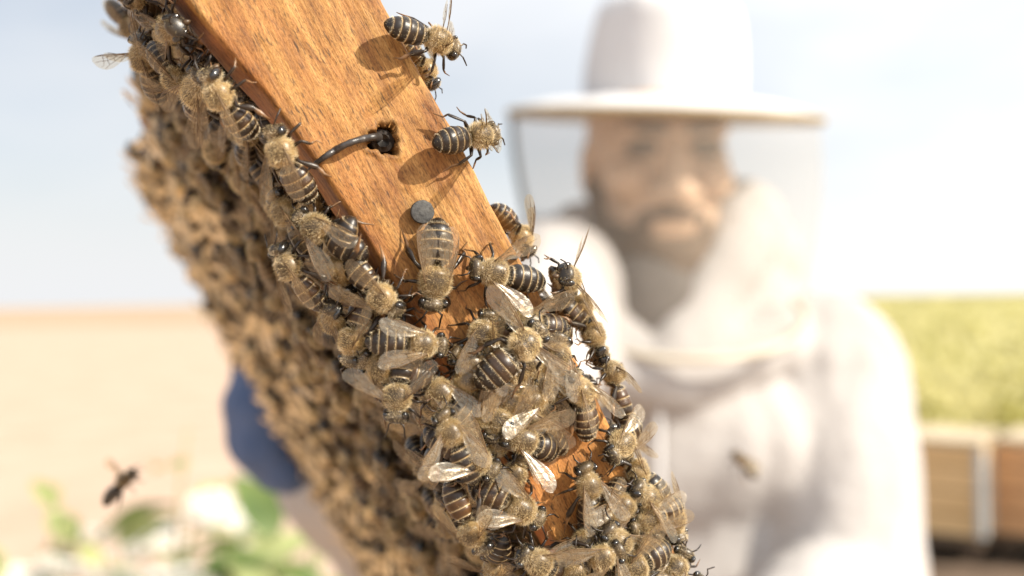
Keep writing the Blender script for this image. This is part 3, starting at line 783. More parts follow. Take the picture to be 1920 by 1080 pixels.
class BeeShape: pass
def bee_shape(seed, droop=12, curl=14, head_turn=0, nseg=26, rings_per=7, brown=0.2, lod=False, L=6.9, fat=1.0):
    rg = random.Random(seed)
    rings = []         # (center, Ydir, Nvec, ry, rz, tag, frac)
    # abdomen from base to tip
    p = Vector((-1.75, 0, 2.75)); ang = math.radians(droop)
    ab = []
    samples = []
    for k in range(6):
        a0, a1 = SEGB[k], SEGB[k + 1]
        for q in range(rings_per):
            f = q / (rings_per - 1) * 0.985
            samples.append((a0 + (a1 - a0) * f, k, f))
    last = 0
    for a, k, f in samples:
        ds = (a - last) * L; last = a
        ang2 = math.radians(droop) + math.radians(curl) * a * a
        d = Vector((-math.cos(ang2), 0, -math.sin(ang2)))
        p = p + d * ds
        nrm = Vector((-d.z * -1, 0, 0))
        nv = Vector((d.z, 0, -d.x))
        r = fat * float(np.interp(a, AB_A, AB_R)) * (0.965 + 0.065 * f - (0.05 if f > 0.97 and k < 5 else 0))
        ab.append((p.copy(), nv, r, r * 0.90, 'ab', (k, f)))
    rings += list(reversed(ab))
    rings.append((Vector((-1.72, 0, 2.78)), Vector((0, 0, 1)), .42, .42, 'pet', None))
    nth = 7 if lod else 15
    for q in range(nth):
        x = -2.0 + 3.95 * q / (nth - 1)
        rr = max(1 - (x / 2.12) ** 2, 0.03) ** 0.5
        sc = 0.14 * math.exp(-((x + 1.15) / 0.4) ** 2)
        rings.append((Vector((x, 0, 3.2 + sc)), Vector((0, 0, 1)), 2.0 * rr ** .85, 1.85 * rr ** .85 + sc, 'th', q / (nth - 1)))
    nh = 6 if lod else 13
    ht = math.radians(head_turn)
    for q in range(nh):
        x = 2.12 + 1.75 * q / (nh - 1)
        rr = max(1 - abs((x - 2.9) / 1.0) ** 2.3, 0.03) ** 0.5
        rings.append((Vector((x, (x - 2.1) * math.tan(ht), 2.95 - 0.28 * (x - 2.1))), Vector((0.25, 0, 0.97)), 1.72 * rr, 1.62 * rr, 'hd', q / (nh - 1)))
    V = []; Cc = []; Nn = []; meta = []
    for (c, nv, ry, rz, tg, fr) in rings:
        for k in range(nseg):
            q = 2 * math.pi * k / nseg
            sy, cz = math.sin(q), math.cos(q)
            wdt = ry * sy
            if tg == 'hd': wdt *= (1.0 if cz > 0 else 1 + 0.38 * cz)
            pt = c + Vector((0, wdt, 0)) + nv * (rz * cz * (1 if cz > 0 else (0.86 if tg == 'ab' else 1)))
            V.append(pt)
            Nn.append((Vector((0, sy / max(ry, .2), 0)) + nv * (cz / max(rz, .2))).normalized())
            if tg == 'ab':
                kk, f = fr
                band = max(0.0, 1 - f / 0.17) if kk > 0 else max(0.0, 0.5 - f)
                band = min(1, band * 1.7) * (0.95 if kk < 5 else 0.35)
                band *= 0.75 + 0.25 * rg.random()
                base = lerp3(DARK, BROWN, brown * (1 if kk in (1, 2) else .25))
                if f > 0.86 and kk < 5: base = lerp3(base, (0.12, 0.07, 0.03), 0.5)
                cc = lerp3(base, BAND, band)
                if cz < -0.55: cc = lerp3(cc, (0.16, 0.11, 0.055), 0.6)
            elif tg == 'hd': cc = lerp3(HEADC, (0.12, 0.09, 0.05), max(0.0, cz) * (1 - fr) * .9)
            else:
                topm = max(0.0, cz - .35) * 1.5 * math.exp(-((pt.x + .1) / 1.25) ** 2)
                cc = lerp3(THX, (0.045, 0.032, 0.018), min(topm, .85))
            Cc.append((*cc, 1)); meta.append(tg)
    Fc = []
    n = nseg
    for i in range(len(rings) - 1):
        for k in range(n): Fc.append((i * n + k, i * n + (k + 1) % n, (i + 1) * n + (k + 1) % n, (i + 1) * n + k))
    Fc.append(tuple(reversed(range(n)))); Fc.append(tuple((len(rings) - 1) * n + k for k in range(n)))
    S = BeeShape(); S.rings = rings; S.nseg = n; S.V, S.F, S.C, S.N = V, Fc, Cc, Nn
    def add_tube(pts, rad, col, sides=7):
        v, f = tube_arrays(pts, rad, sides)
        k = len(V)
        V.extend(v); Fc.extend(tuple(i + k for i in q) for q in f)
        for i in range(len(pts)):
            c_ = col[i] if isinstance(col, list) else col
            Cc.extend([(*c_, 1)] * sides)
    S.legs = []
    jit = lambda s: Vector((rg.uniform(-s, s), rg.uniform(-s, s), rg.uniform(-s, s) * .5))
    for sd in (1, -1):
        j = lambda s: Vector((rg.uniform(-s, s), sd * rg.uniform(-s, s), rg.uniform(-s, s) * .5))
        fr = [Vector((1.2, sd * .8, 2.0)), Vector((1.9, sd * 2.1, 2.1)) + j(.35), Vector((2.7, sd * 2.7, .9)) + j(.4), Vector((3.3, sd * 2.9, .35)) + j(.3), Vector((4.0, sd * 3.1, 0.02)) + j(.4)]
        md = [Vector((.2, sd * .9, 1.8)), Vector((.4, sd * 2.9, 2.3)) + j(.4), Vector((.1, sd * 4.0, .95)) + j(.5), Vector((-.2, sd * 4.6, .35)) + j(.3), Vector((-.5, sd * 5.3, .02)) + j(.5)]
        hd = [Vector((-1.0, sd * .9, 1.8)), Vector((-1.9, sd * 2.5, 2.7)) + j(.4), Vector((-3.9, sd * 3.5, 1.4)) + j(.6), Vector((-4.9, sd * 3.9, .6)) + j(.4), Vector((-6.0, sd * 4.2, .02)) + j(.6)]
        for nm, L_ in (('f', fr), ('m', md), ('h', hd)):
            L_[-1].z = 0.03; L_[-2].z = max(L_[-2].z, 0.15)
            pts = [L_[0], L_[0].lerp(L_[1], .5) + Vector((0, 0, .1)), L_[1], L_[1].lerp(L_[2], .12), L_[1].lerp(L_[2], .6), L_[1].lerp(L_[2], .93), L_[2], L_[2].lerp(L_[3], .5), L_[3], L_[4]]
            if nm == 'h': rad = [.30, .36, .24, (.20, .28), (.20, .52), (.18, .50), (.16, .28), (.16, .42), (.14, .26), .06]
            else: rad = [.27, .30, .19, .20, .24, .20, .14, .17, .12, .06]
            add_tube(pts, rad, [LEGC] * 6 + [LEGC, TARS, TARS, TARS], 6)
            S.legs.append(pts)
        if not lod:
            y0 = 3.0 * math.tan(ht) * .5
            ap = [Vector((3.55, sd * .35 + y0, 3.0)), Vector((3.9, sd * .75 + y0, 3.45)), Vector((4.25, sd * 1.15 + y0, 3.55)) + j(.2), Vector((4.8, sd * 1.45 + y0, 3.1)) + j(.3), Vector((5.6, sd * 1.75 + y0, 2.4)) + j(.45)]
            add_tube(ap, [.11, .10, .13, .13, .10], LEGC, 6)
    # mouthparts
    hy = 1.2 * math.tan(ht)
    if not lod:
        add_tube([Vector((3.2, hy, 1.7)), Vector((3.55, hy, 1.15)), Vector((3.55, hy, .75))], [(.6, .5), (.42, .3), .12], (0.07, 0.045, 0.025), 8)
    S.eyes = [(Vector((2.88 + 0.0, sd * 1.32 + .8 * math.tan(ht), 2.85)), sd) for sd in (1, -1)]
    return S

def body_mesh(S):
    me = pydata('bee_body', [v * MM for v in S.V], S.F)
    setattr_color(me, 'Col', S.C)
    me.materials.append(m_body)
    me.polygons.foreach_set('use_smooth', [True] * len(me.polygons))
    return me
def fuzz_mesh(S, seed, dens=1.0, wd=0.034):
    rg = random.Random(seed)
    n = S.nseg
    V = []; Fc = []; Cc = []
    def hair(p, nrm, ln, back, col, w_=wd):
        d = (nrm + Vector((-back, 0, 0)) + Vector((rg.gauss(0, .28), rg.gauss(0, .28), rg.gauss(0, .28)))).normalized()
        s = d.cross(Vector((rg.gauss(0, 1), rg.gauss(0, 1), rg.gauss(0, 1)))).normalized() * (w_ * .5)
        k = len(V)
        b0 = p - nrm * .05
        mid = b0 + d * (ln * .55)
        tip = b0 + d * ln + Vector((-back * .2 * ln, 0, -.06 * ln))
        V.extend((b0 - s, b0 + s, mid + s * .75, mid - s * .75, tip))
        Fc.append((k, k + 1, k + 2, k + 3)); Fc.append((k + 3, k + 2, k + 4))
        v_ = rg.uniform(.75, 1.15)
        Cc.extend([(col[0] * v_, col[1] * v_, col[2] * v_, 1)] * 5)
    def sample(cond, count, ln, back, col, top=None):
        idx = [i for i, r in enumerate(S.rings[:-1]) if cond(r)]
        for _ in range(int(count * dens)):
            i = rg.choice(idx); k = rg.randrange(n)
            cz = math.cos(2 * math.pi * k / n)
            if top is not None and cz < top and rg.random() < .85: continue
            a, b = i * n + k, i * n + (k + 1) % n
            c, d = (i + 1) * n + k, (i + 1) * n + (k + 1) % n
            u, v = rg.random(), rg.random()
            p = S.V[a].lerp(S.V[b], u).lerp(S.V[c].lerp(S.V[d], u), v)
            nn = S.N[a].lerp(S.N[b], u).normalized()
            hair(p, nn, rg.uniform(*ln), back, col)
    TAN = (0.77, 0.64, 0.39); PALE = (0.87, 0.79, 0.60)
    def axial(nrm): return nrm
    # thorax: fur all round, longest at the rim
    sample(lambda r: r[4] == 'th', 2000, (.36, .75), .12, TAN)
    sample(lambda r: r[4] == 'th' and .2 < r[5] < .8, 500, (.18, .35), .2, (0.45, 0.34, 0.19), .5)
    sample(lambda r: r[4] == 'th' and (r[5] < .22 or r[5] > .78), 700, (.45, .85), .1, PALE)
    sample(lambda r: r[4] == 'hd', 380, (.2, .5), -.3, TAN)
    sample(lambda r: r[4] == 'hd' and r[5] < .4, 250, (.35, .6), .1, PALE)
    sample(lambda r: r[4] == 'ab' and r[5][0] == 0, 420, (.35, .75), .5, PALE)
    sample(lambda r: r[4] == 'ab' and r[5][0] > 0 and r[5][1] < .18, 800, (.16, .34), 1.6, PALE)
    sample(lambda r: r[4] == 'ab' and r[5][0] > 0, 220, (.12, .26), 1.8, TAN)
    for pts in S.legs:
        for _ in range(int(26 * dens)):
            i = rg.randrange(0, 8); p = pts[i].lerp(pts[i + 1], rg.random())
            hair(p, Vector((rg.gauss(0, 1), rg.gauss(0, 1), rg.gauss(0, 1))).normalized(), rg.uniform(.3, .55), 0, PALE)
    me = pydata('bee_fuzz', [v * MM for v in V], Fc)
    setattr_color(me, 'Col', Cc); me.materials.append(m_fuzz)
    return me
def ellipsoid_mesh(r, seg=14, rings=9, name='eye', mat=None):
    bm = bmesh.new(); bmesh.ops.create_uvsphere(bm, u_segments=seg, v_segments=rings, radius=1)
    for v in bm.verts: v.co = Vector((v.co.x * r[0], v.co.y * r[1], v.co.z * r[2]))
    me = from_bm(bm, name); me.polygons.foreach_set('use_smooth', [True] * len(me.polygons))
    if mat: me.materials.append(mat)
    return me
eye_me = ellipsoid_mesh((.74 * MM, .62 * MM, 1.32 * MM), mat=m_eye)

FX = [0, .06, .2, .4, .6, .78, .9, .97, 1.0]
LEAD = [.05, .12, .22, .36, .46, .42, .22, -.12, -.75]
TRAIL = [-.12, -.3, -.85, -1.75, -2.45, -2.62, -2.25, -1.7, -.95]
HLEAD = [.05, .10, .18, .25, .22, .12, -.08, -.35, -.6]
HTRAIL = [-.12, -.35, -.95, -1.5, -1.75, -1.7, -1.4, -1.05, -.75]
def wing_mesh(length, lead, trail, side, veins, curl=.3, seed=0):
    V = []; Fc = []; mi = []
    nx, ny = 22, 7
    def pt(x, v):
        l_ = float(np.interp(x, FX, lead)); t_ = float(np.interp(x, FX, trail))
        y = l_ + (t_ - l_) * v
        z = curl * math.sin(math.pi * x * .9) * (1 - v * .8) - .25 * curl * v + .05 * math.sin(v * 13 + x * 4) * math.sin(math.pi * min(x * 1.2, 1)) + 0.10 * math.sin(x * 6 + seed) * v
        return Vector((x * length, -side * y, z))
    for i in range(nx + 1):
        x = (i / nx); x = 1 - (1 - x) ** 1.25
        for j in range(ny + 1): V.append(pt(x, j / ny))
    for i in range(nx):
        for j in range(ny):
            q = i * (ny + 1) + j; Fc.append((q, q + 1, q + ny + 2, q + ny + 1)); mi.append(0)
    for line, r in veins:
        pts = []
        for a, b in zip(line[:-1], line[1:]):
            k = max(2, int(abs(b[0] - a[0]) * 14))
            for s in range(k): pts.append(pt(a[0] + (b[0] - a[0]) * s / k, a[1] + (b[1] - a[1]) * s / k))
        pts.append(pt(*line[-1]))
        v, f = tube_arrays(pts, [r * (1 - .45 * i / len(pts)) for i in range(len(pts))], 4)
        k = len(V); V += v; Fc += [tuple(i + k for i in q) for q in f]; mi += [1] * len(f)
    me = pydata('wing', [v * MM for v in V], Fc)
    me.materials.append(m_wing); me.materials.append(m_vein)
    me.polygons.foreach_set('material_index', mi)
    me.polygons.foreach_set('use_smooth', [True] * len(me.polygons))
    return me
FV = [([(0, 0), (.3, .0), (.62, .0), (.8, .03)], .10), ([(0, .25), (.25, .16), (.5, .14), (.72, .06), (.86, .05)], .07), ([(.28, .16), (.42, .38), (.60, .42), (.80, .40), (.93, .5)], .045),
      ([(0, .5), (.2, .48), (.42, .62), (.62, .72), (.78, .92)], .05), ([(.42, .38), (.42, .62)], .045), ([(.55, .14), (.60, .42)], .04), ([(.66, .10), (.70, .40)], .04), ([(.60, .42), (.62, .72)], .04), ([(.70, .40), (.76, .66), (.86, .86)], .035), ([(0, .8), (.15, .85), (.3, .95)], .05), ([(.5, .145), (.62, .24), (.72, .22)], .03)]
HV = [([(0, 0), (.4, 0), (.8, .05)], .07), ([(0, .35), (.3, .3), (.55, .4), (.85, .6)], .045), ([(.3, .3), (.4, .65), (.5, .95)], .04), ([(.55, .4), (.6, .12)], .035)]
fore = {s: [wing_mesh(8.0, [q * .88 for q in LEAD], [q * .88 for q in TRAIL], s, FV, .30, k) for k in range(2)] for s in (1, -1)}
hind = {s: [wing_mesh(5.5, [q * .88 for q in HLEAD], [q * .88 for q in HTRAIL], s, HV, .18, k) for k in range(2)] for s in (1, -1)}

protos = []
for k, (dr, cu, ht, br, LL, ft, dn) in enumerate([(8, 10, 0, .1, 6.9, 1.0, .8), (14, 26, 12, .25, 6.4, 1.05, 1.1), (4, 4, -14, .05, 7.3, .97, 1.0), (18, 12, 5, .35, 7.0, 1.08, 1.2), (24, 40, -8, .15, 6.2, 1.0, .55), (10, 18, 20, .7, 7.5, .92, .7), (12, 30, -20, .0, 6.6, 1.02, .35), (2, 8, 8, .45, 7.1, .95, .9)]):
    S = bee_shape(100 + k, dr, cu, ht, brown=br, L=LL, fat=ft)
    protos.append((S, body_mesh(S), fuzz_mesh(S, 200 + k, dn)))
print('bee tris', len(protos[0][1].polygons) * 2, len(protos[0][2].polygons))

def wing_basis(side, hindw, sweep, lift, twist):
    hinge = Vector((0.75 if not hindw else 0.05, side * (1.35 if not hindw else 1.4), 4.35 if not hindw else 4.15)) * MM
    rz = math.pi - side * math.radians(sweep)
    return (Matrix.Translation(hinge) @ Matrix.Rotation(rz, 4, 'Z') @ Matrix.Rotation(-math.radians(lift), 4, 'Y') @ Matrix.Rotation(side * math.radians(twist), 4, 'X'))
# wing poses: (sweep from straight back, lift, twist) for left and right
WP = {'fold': ((10, 2, 18), (10, 2, 18)), 'rest': ((22, 4, 14), (20, 5, 14)), 'half': ((38, 10, 5), (36, 8, 5)), 'open': ((58, 12, 0), (60, 14, 0)), 'wide': ((82, 18, -5), (78, 14, -5)),
      'leftout': ((60, 12, 0), (14, 3, 14)), 'rightout': ((14, 3, 14), (62, 12, 0)), 'up': ((40, 55, 30), (44, 60, 30)), 'fly': ((95, 25, 0), (95, 25, 0))}
VN = {'n': N, 'w': W, 'b': B}
bees = []
def orient(up, fwd, pitch=0, roll=0):
    up = up.normalized(); f = (fwd - up * fwd.dot(up)).normalized()
    left = up.cross(f)
    M = Matrix((f, left, up)).transposed()
    return M @ Matrix.Rotation(math.radians(-pitch), 3, 'Y') @ Matrix.Rotation(math.radians(roll), 3, 'X')
def make_bee(pos, M3, label, group, variant=0, wings='rest', size=1.0, wjit=6, rg=rnd, fuzz=True, name='honey_bee'):
    """pos: where the middle of the thorax is"""
    S, bme, fme = protos[variant % len(protos)]
    o = bpy.data.objects.new(name, bme); C.objects.link(o)
    M = M3.to_4x4(); M.translation = pos
    M = M @ Matrix.Scale(size * .885, 4) @ Matrix.Translation(Vector((0, 0, -3.2 * MM)))
    o.matrix_world = M
    tag(o, label, 'bee', group)
    if fuzz:
        f = bpy.data.objects.new('fuzz', fme); C.objects.link(f); f.parent = o
    for c_, sd in S.eyes:
        e = bpy.data.objects.new('eye', eye_me); C.objects.link(e); e.parent = o
        e.location = c_ * MM; e.rotation_euler = (-sd * .30, -.15, sd * .25)
    pl, pr = WP[wings] if isinstance(wings, str) else wings
    for sd, pose in ((1, pl), (-1, pr)):
        sw, lf, tw = (pose[0] + rg.uniform(-wjit, wjit), pose[1] + rg.uniform(-3, 3), pose[2] + rg.uniform(-5, 5))
        for hw in (False, True):
            me = rg.choice((hind if hw else fore)[sd])
            q = bpy.data.objects.new('wing', me); C.objects.link(q); q.parent = o
            q.matrix_basis = wing_basis(sd, hw, sw + (14 if hw and sw > 30 else 4 if hw else 0), lf - (2 if hw else 0), tw)
    bees.append((o, pos))
    return o
UPS = {'bar': N, 'corner': (N * .8 - W * .6), 'left': (N * .45 - W * .9), 'shade': (N * .15 - W), 'rim': (N * .8 + W * .6), 'edge': (N * .97 + W * .2), 'right': (N * .35 + W * .95), 'back': (W - N * .3),
       'cam': -F, 'down': (N * .8 + B * .5), 'upb': (N * .8 - B * .5)}
def place(px, py, lift, head, up, label, variant=0, wings='rest', pitch=0, roll=0, size=1.0, group=None, depth_slope=0.0, wjit=3):
    pos = plane_hit(px, py, -lift * MM)
    th = math.radians(head)
    fwd = R * math.cos(th) + U * math.sin(th) + F * depth_slope
    u = UPS[up] if isinstance(up, str) else up
    return make_bee(pos, orient(u, fwd, pitch, roll), label, group or 'bees clustered on the wooden bar', variant, wings, size, wjit)

G_BAR = 'bees clustered on the wooden bar'
# (pixel of thorax, height above bar face in mm, heading in the picture, surface, label, variant, wings, pitch, roll, size)
hero = [
 (822, 76, 2.0, -8, 'edge', 'bee with striped abdomen on the bare upper edge of the wooden bar', 2, 'up', -6, -12, 1.0),
 (800, 132, -7.0, -70, 'back', 'bee hiding behind the bar edge under the uppermost edge bee', 1, 'fold', 0, 0, .85),
 (900, 254, 2.0, 16, 'edge', 'striped bee crawling over the bar edge beside the bent nail', 0, ((20, 48, 50), (24, 52, 50)), -14, 6, 1.0),
 (816, 528, 3.2, -96, 'bar', 'bee walking down the bare wood directly beneath the round nail head', 0, ((4, 3, 6), (16, 3, 10)), -2, 0, 1.17),
 (927, 511, 3.2, 172, 'bar', 'bee with spread wings facing the bee beneath the nail head', 2, ((40, 8, 0), (44, 10, 0)), 6, 4, 1.05),
 (1066, 522, 1.0, 190, 'rim', 'bee on the bar edge turned face outward with bright wings raised', 1, ((80, 25, 0), (95, 30, 0)), 34, 0, 1.0),
 (990, 604, 3.2, 168, 'bar', 'bee behind the spread winged bee, dark face and banded abdomen', 3, ((20, 6, 10), (42, 10, 4)), 4, 0, 1.02),
 (984, 646, 7.0, 38, 'bar', 'large banded bee lying across others with all four wings spread', 3, ((95, 12, -4), (100, 10, -4)), -8, -8, 1.12),
 (716, 558, 3.0, -42, 'corner', 'bee with grey abdomen at the bar corner beside the walking bee', 2, ((12, 3, 14), (30, 8, 10)), 4, 8, 1.0),
 (792, 645, 4.2, -4, 'bar', 'bee with folded wings heading sideways under the bare wood', 0, ((12, 4, 14), (24, 5, 12)), 0, -6, 1.0),
 (527, 285, 1.5, 104, 'corner', 'pale furry bee beneath the bent nail, hanging wings', 3, ((26, 8, 20), (8, 6, 20)), 0, -10, 1.06),
 (410, 178, 1.0, 92, 'left', 'furry bee climbing the bar corner above the bent nail', 1, ((34, 14, 10), (10, 4, 14)), 6, 0, 1.06),
 (268, 108, -22, 62, 'left', 'bee at the upper end of the comb with blurred wings out', 2, ((75, 14, 0), (30, 8, 0)), 10, 0, 1.1),
 (330, 150, -14, -30, 'left', 'bee tucked between the comb end and the climbing bee', 0, ((30, 8, 10), (30, 8, 10)), 0, 10, 1.0),
 (592, 428, 0.5, 152, 'corner', 'dark shiny bee in the shade of the bar corner', 0, ((34, 8, 10), (8, 2, 14)), -4, 14, 1.04),
 (533, 398, -3.0, 120, 'left', 'dark bee beneath the pale furry bee', 2, ((30, 6, 10), (12, 3, 10)), -4, 0, 1.0),
 (540, 500, -1.5, 110, 'left', 'reddish bee below the dark shiny bee on the bar side', 5, 'rest', 0, 0, 1.0),
 (745, 745, 3.5, -88, 'corner', 'dark round bee in shade with one wing stuck out', 0, ((50, 10, 0), (66, 10, 0)), 30, 0, 1.0),
 (892, 862, 5.0, -34, 'bar', 'furry bee with tan wings open over other bees', 3, ((26, 10, 6), (44, 10, 6)), 2, -8, 1.05),
 (982, 825, 4.5, 163, 'bar', 'dark headed bee above the bare orange wood, wings spread wide', 4, ((42, 10, 0), (40, 12, 0)), 2, 6, 1.05),
 (978, 955, 4.2, -30, 'bar', 'bee with long body beside the bare orange wood', 3, ((16, 6, 10), (34, 9, 6)), 4, -10, 1.05),
 (1104, 912, 3.2, 104, 'bar', 'dark thoraxed bee below the wood with wings hanging', 4, ((20, 6, 8), (28, 8, 8)), 0, 10, 1.0),
 (1090, 735, 3.6, 125, 'rim', 'bee near the bar edge with glassy veined wings', 3, ((36, 12, 0), (22, 16, 10)), 4, 0, 1.0),
 (1166, 832, 2.0, 212, 'rim', 'bee with round pale abdomen on the lower bar edge', 1, 'fold', -10, 0, 1.0),
 (1262, 975, 1.0, -62, 'rim', 'bee heading down over the lower bar edge', 0, 'fold', -4, 0, 1.05),
 (1080, 1075, 4.0, 78, 'bar', 'bee with ringed abdomen at the lower end of the bar', 0, 'fold', 14, 0, 1.0),
 (1160, 1018, 4.6, 130, 'bar', 'bee with dusty legs at the lower end of the bar', 3, 'half', 10, 12, 1.0),
 (905, 625, 2.6, 70, 'bar', 'banded bee half covered by the large four winged bee', 2, 'fold', 0, 0, 1.0),
 (935, 790, 3.2, -110, 'bar', 'grey banded bee under the wings of the large bee', 2, 'rest', 4, 0, 1.0),
 (1045, 668, 3.0, 80, 'bar', 'bee with long translucent wings below the large bee', 1, ((8, 5, 10), (22, 8, 10)), 0, 0, 1.0),
 (825, 735, 2.6, 140, 'bar', 'black bee in the dark gap beside the large bee', 0, 'fold', -8, 0, 1.0),
 (965, 890, 2.5, 60, 'bar', 'small dark bee pressed against the bare orange wood', 0, 'fold', 0, 0, .92),
 (1128, 1045, 5.5, 20, 'bar', 'bee facing sideways at the lower end of the bar', 4, 'rest', 12, 0, 1.0),
 (1215, 935, 2.2, 150, 'rim', 'pale bee pressed along the lower bar edge', 1, 'rest', 0, 0, 1.0),
 (1195, 885, 0.5, -50, 'right', 'pale bee on the hidden side of the lower bar edge', 2, 'fold', 0, 0, 1.0),
 (1148, 700, -1.5, 118, 'right', 'sunlit bee behind the bar edge with shining wings', 5, ((60, 10, 0), (80, 10, 0)), 0, 0, 1.0),
 (1112, 628, -1.0, -58, 'right', 'sunlit bee clinging to the bar edge under the white winged bee', 3, 'fold', 0, 0, 1.0),
 (978, 445, -9, -70, 'back', 'blurred bee just behind the bar edge beside the spread winged bee', 1, 'half', 0, 0, .95),
 (1090, 575, -2.5, -40, 'right', 'bee under the bright white wings on the bar edge', 0, 'rest', 0, 0, .95),
 (1235, 1010, -1, 120, 'rim', 'bee squeezed under the bee heading down over the edge', 4, 'rest', 0, 0, 1.0),
 (660, 640, -1.0, -100, 'left', 'bee with shiny pale face on the bar side', 1, 'half', 30, 0, 1.0),
 (625, 600, -3.0, 60, 'left', 'bee with glinting head in the shaded crowd by the corner', 4, 'rest', 20, 0, 1.0),
 (845, 812, 5.2, 118, 'bar', 'bee with strongly striped abdomen above the furry tan winged bee', 2, 'leftout', -6, 0, .98),
 (715, 690, 1.2, 160, 'corner', 'bee behind the sideways bee at the bar corner', 3, 'half', 0, 0, 1.0),
 (885, 1000, 2.8, -60, 'corner', 'bee on the shaded corner by the long bodied bee', 5, 'leftout', 0, 10, 1.0),
 (1010, 1055, 4.2, 150, 'bar', 'bee crawling under the long bodied bee', 3, 'half', 8, -8, 1.0),
 (1190, 1065, 4.8, 200, 'bar', 'furry bee at the very end of the visible bar', 1, 'half', 0, 0, 1.0),
]
for h in hero:
    px, py, lift, head, up, label, var, wg, pit, rol, sz = h
    place(px, py, lift, head, up, label, var, wg, pit, rol, sz)

# bees filling the lower bar, between the ones above (picked in photo space, seated on the bar face)
def in_open(px, py):
    if py < 660: return True
    for cx, cy, rx, ry in ((1040, 945, 72, 95), (1090, 800, 85, 65), (1142, 890, 60, 60), (860, 590, 130, 90), (1010, 890, 60, 70)):
        if ((px - cx) / rx) ** 2 + ((py - cy) / ry) ** 2 < 1: return True
    return False
rb = random.Random(21)
used = [(h[0], h[1]) for h in hero]
tries = 0; nfill = 0
while tries < 3000 and nfill < 44:
    tries += 1
    px, py = rb.uniform(700, 1290), rb.uniform(640, 1110)
    t, w, _ = tws(plane_hit(px, py))
    if w < wleft(t) + 0.0005 or w > WR - 0.001 or in_open(px, py): continue
    if min(math.hypot(px - a, py - b) for a, b in used) < 35: continue
    used.append((px, py)); nfill += 1
    hl = min((h for h in hero if len(h[5].split()) < 13), key=lambda h: math.hypot(px - h[0], py - h[1]))[5]
    vv = rb.randrange(8)
    place(px, py, 2.6, rb.uniform(0, 360), 'bar', '%s bee wedged beside %s' % ('brownish' if vv in (3, 5, 7) else 'dark', hl), vv, rb.choice(['fold', 'fold', 'rest', 'rest', 'half']), rb.uniform(-8, 12), rb.uniform(-25, 25), rb.uniform(.95, 1.05), 'bees wedged under others on the bar')
# bees along the hidden side, showing past the sunlit edge
tt = tws(plane_hit(1010, 545))[0]
k = 0
while tt < T1 - 0.01:
    s = rb.uniform(0.003, 0.012)
    pos = P(tt, WR + rb.uniform(.0018, .0032), s)
    make_bee(pos, orient(W + N * rb.uniform(-.2, .5), B * rb.choice((-1, 1)) + E * rb.uniform(-.8, .8), rb.uniform(-6, 8), rb.uniform(-15, 15)), 'bee on the hidden comb side peeping past the sunlit bar edge', 'bees peeping past the sunlit bar edge', rb.randrange(8), rb.choice(['fold', 'rest', 'half']), rb.uniform(.92, 1.02), 6, rb)
    tt += rb.uniform(.0075, .011)

# the crowd on the shaded comb face
def crowd_points(seed, s_lo, s_hi, rmin):
    rg = random.Random(seed)
    cell = rmin / math.sqrt(2); grid = {}
    out = []
    for _ in range(60000):
        s = rg.uniform(s_lo, s_hi); t = rg.uniform(TTOP - 0.014, TBOT - 0.003)
        p = P(t, WC0 - 0.004, s); d = p - CAM; dep = d.dot(F)
        x, y = 960 + FPX * d.dot(R) / dep, 540 - FPX * d.dot(U) / dep
        if not (-60 < x < 1300 and -90 < y < 1170): continue
        gi, gj = int(s / cell), int(t / cell)
        if any((s - a) ** 2 + (t - b) ** 2 < rmin * rmin for q in range(-2, 3) for r_ in range(-2, 3) for a, b in grid.get((gi + q, gj + r_), ())): continue
        grid.setdefault((gi, gj), []).append((s, t)); out.append((s, t, x, y, dep))
    return out
pts = crowd_points(31, -0.001, 0.13, 0.0072)
near = []
for s, t, x, y, dep in pts:
    if s < 0.011 and x > 455 and y < 470 and y < 0.9 * (x - 100): continue     # leaves the side of the bar bare high up
    near.append((s, t, x, y, dep))
near.sort()
print('crowd near', len(near), near[min(204, len(near) - 1)][0])
NEAR = near[:205]
smax = NEAR[-1][0]
rc = random.Random(77)
for s, t, x, y, dep in NEAR:
    wl_ = wleft(t) if s < BTH else WC0
    layer = 0.0030 + rc.choice((0, 0, .0018, .0042))
    pos = P(t, min(wl_, WC0) - layer - rc.uniform(0, .0008), s)
    a = rc.uniform(0, 6.283)
    var = rc.randrange(8); wg = rc.choice(['fold', 'fold', 'rest', 'rest', 'half', 'leftout', 'rightout'])
    where_s = 'on the shaded bar side' if s < BTH else 'on comb beside the bar' if s < .028 else 'deep in the blurred crowd'
    where_t = 'above the bent nail' if y < 260 else 'below the bent nail' if y < 520 else 'by the sideways bee' if y < 720 else 'level with the glove' if y < 930 else 'below the glove'
    lab = '%s bee with %s %s, %s' % ('brownish' if var in (3, 5, 7) else 'dark', {'fold': 'closed wings', 'rest': 'resting wings', 'half': 'parted wings', 'leftout': 'one wing out', 'rightout': 'one wing out'}[wg], where_s, where_t)
    up = -W + N * rc.uniform(-.05, .45) + B * rc.uniform(-.18, .18)
    make_bee(pos, orient(up, B * math.cos(a) + E * math.sin(a), rc.uniform(-7, 10), rc.uniform(-14, 14)), lab, 'bees crowded over the shaded comb face',
             var, wg, rc.uniform(.95, 1.2), 8, rc)

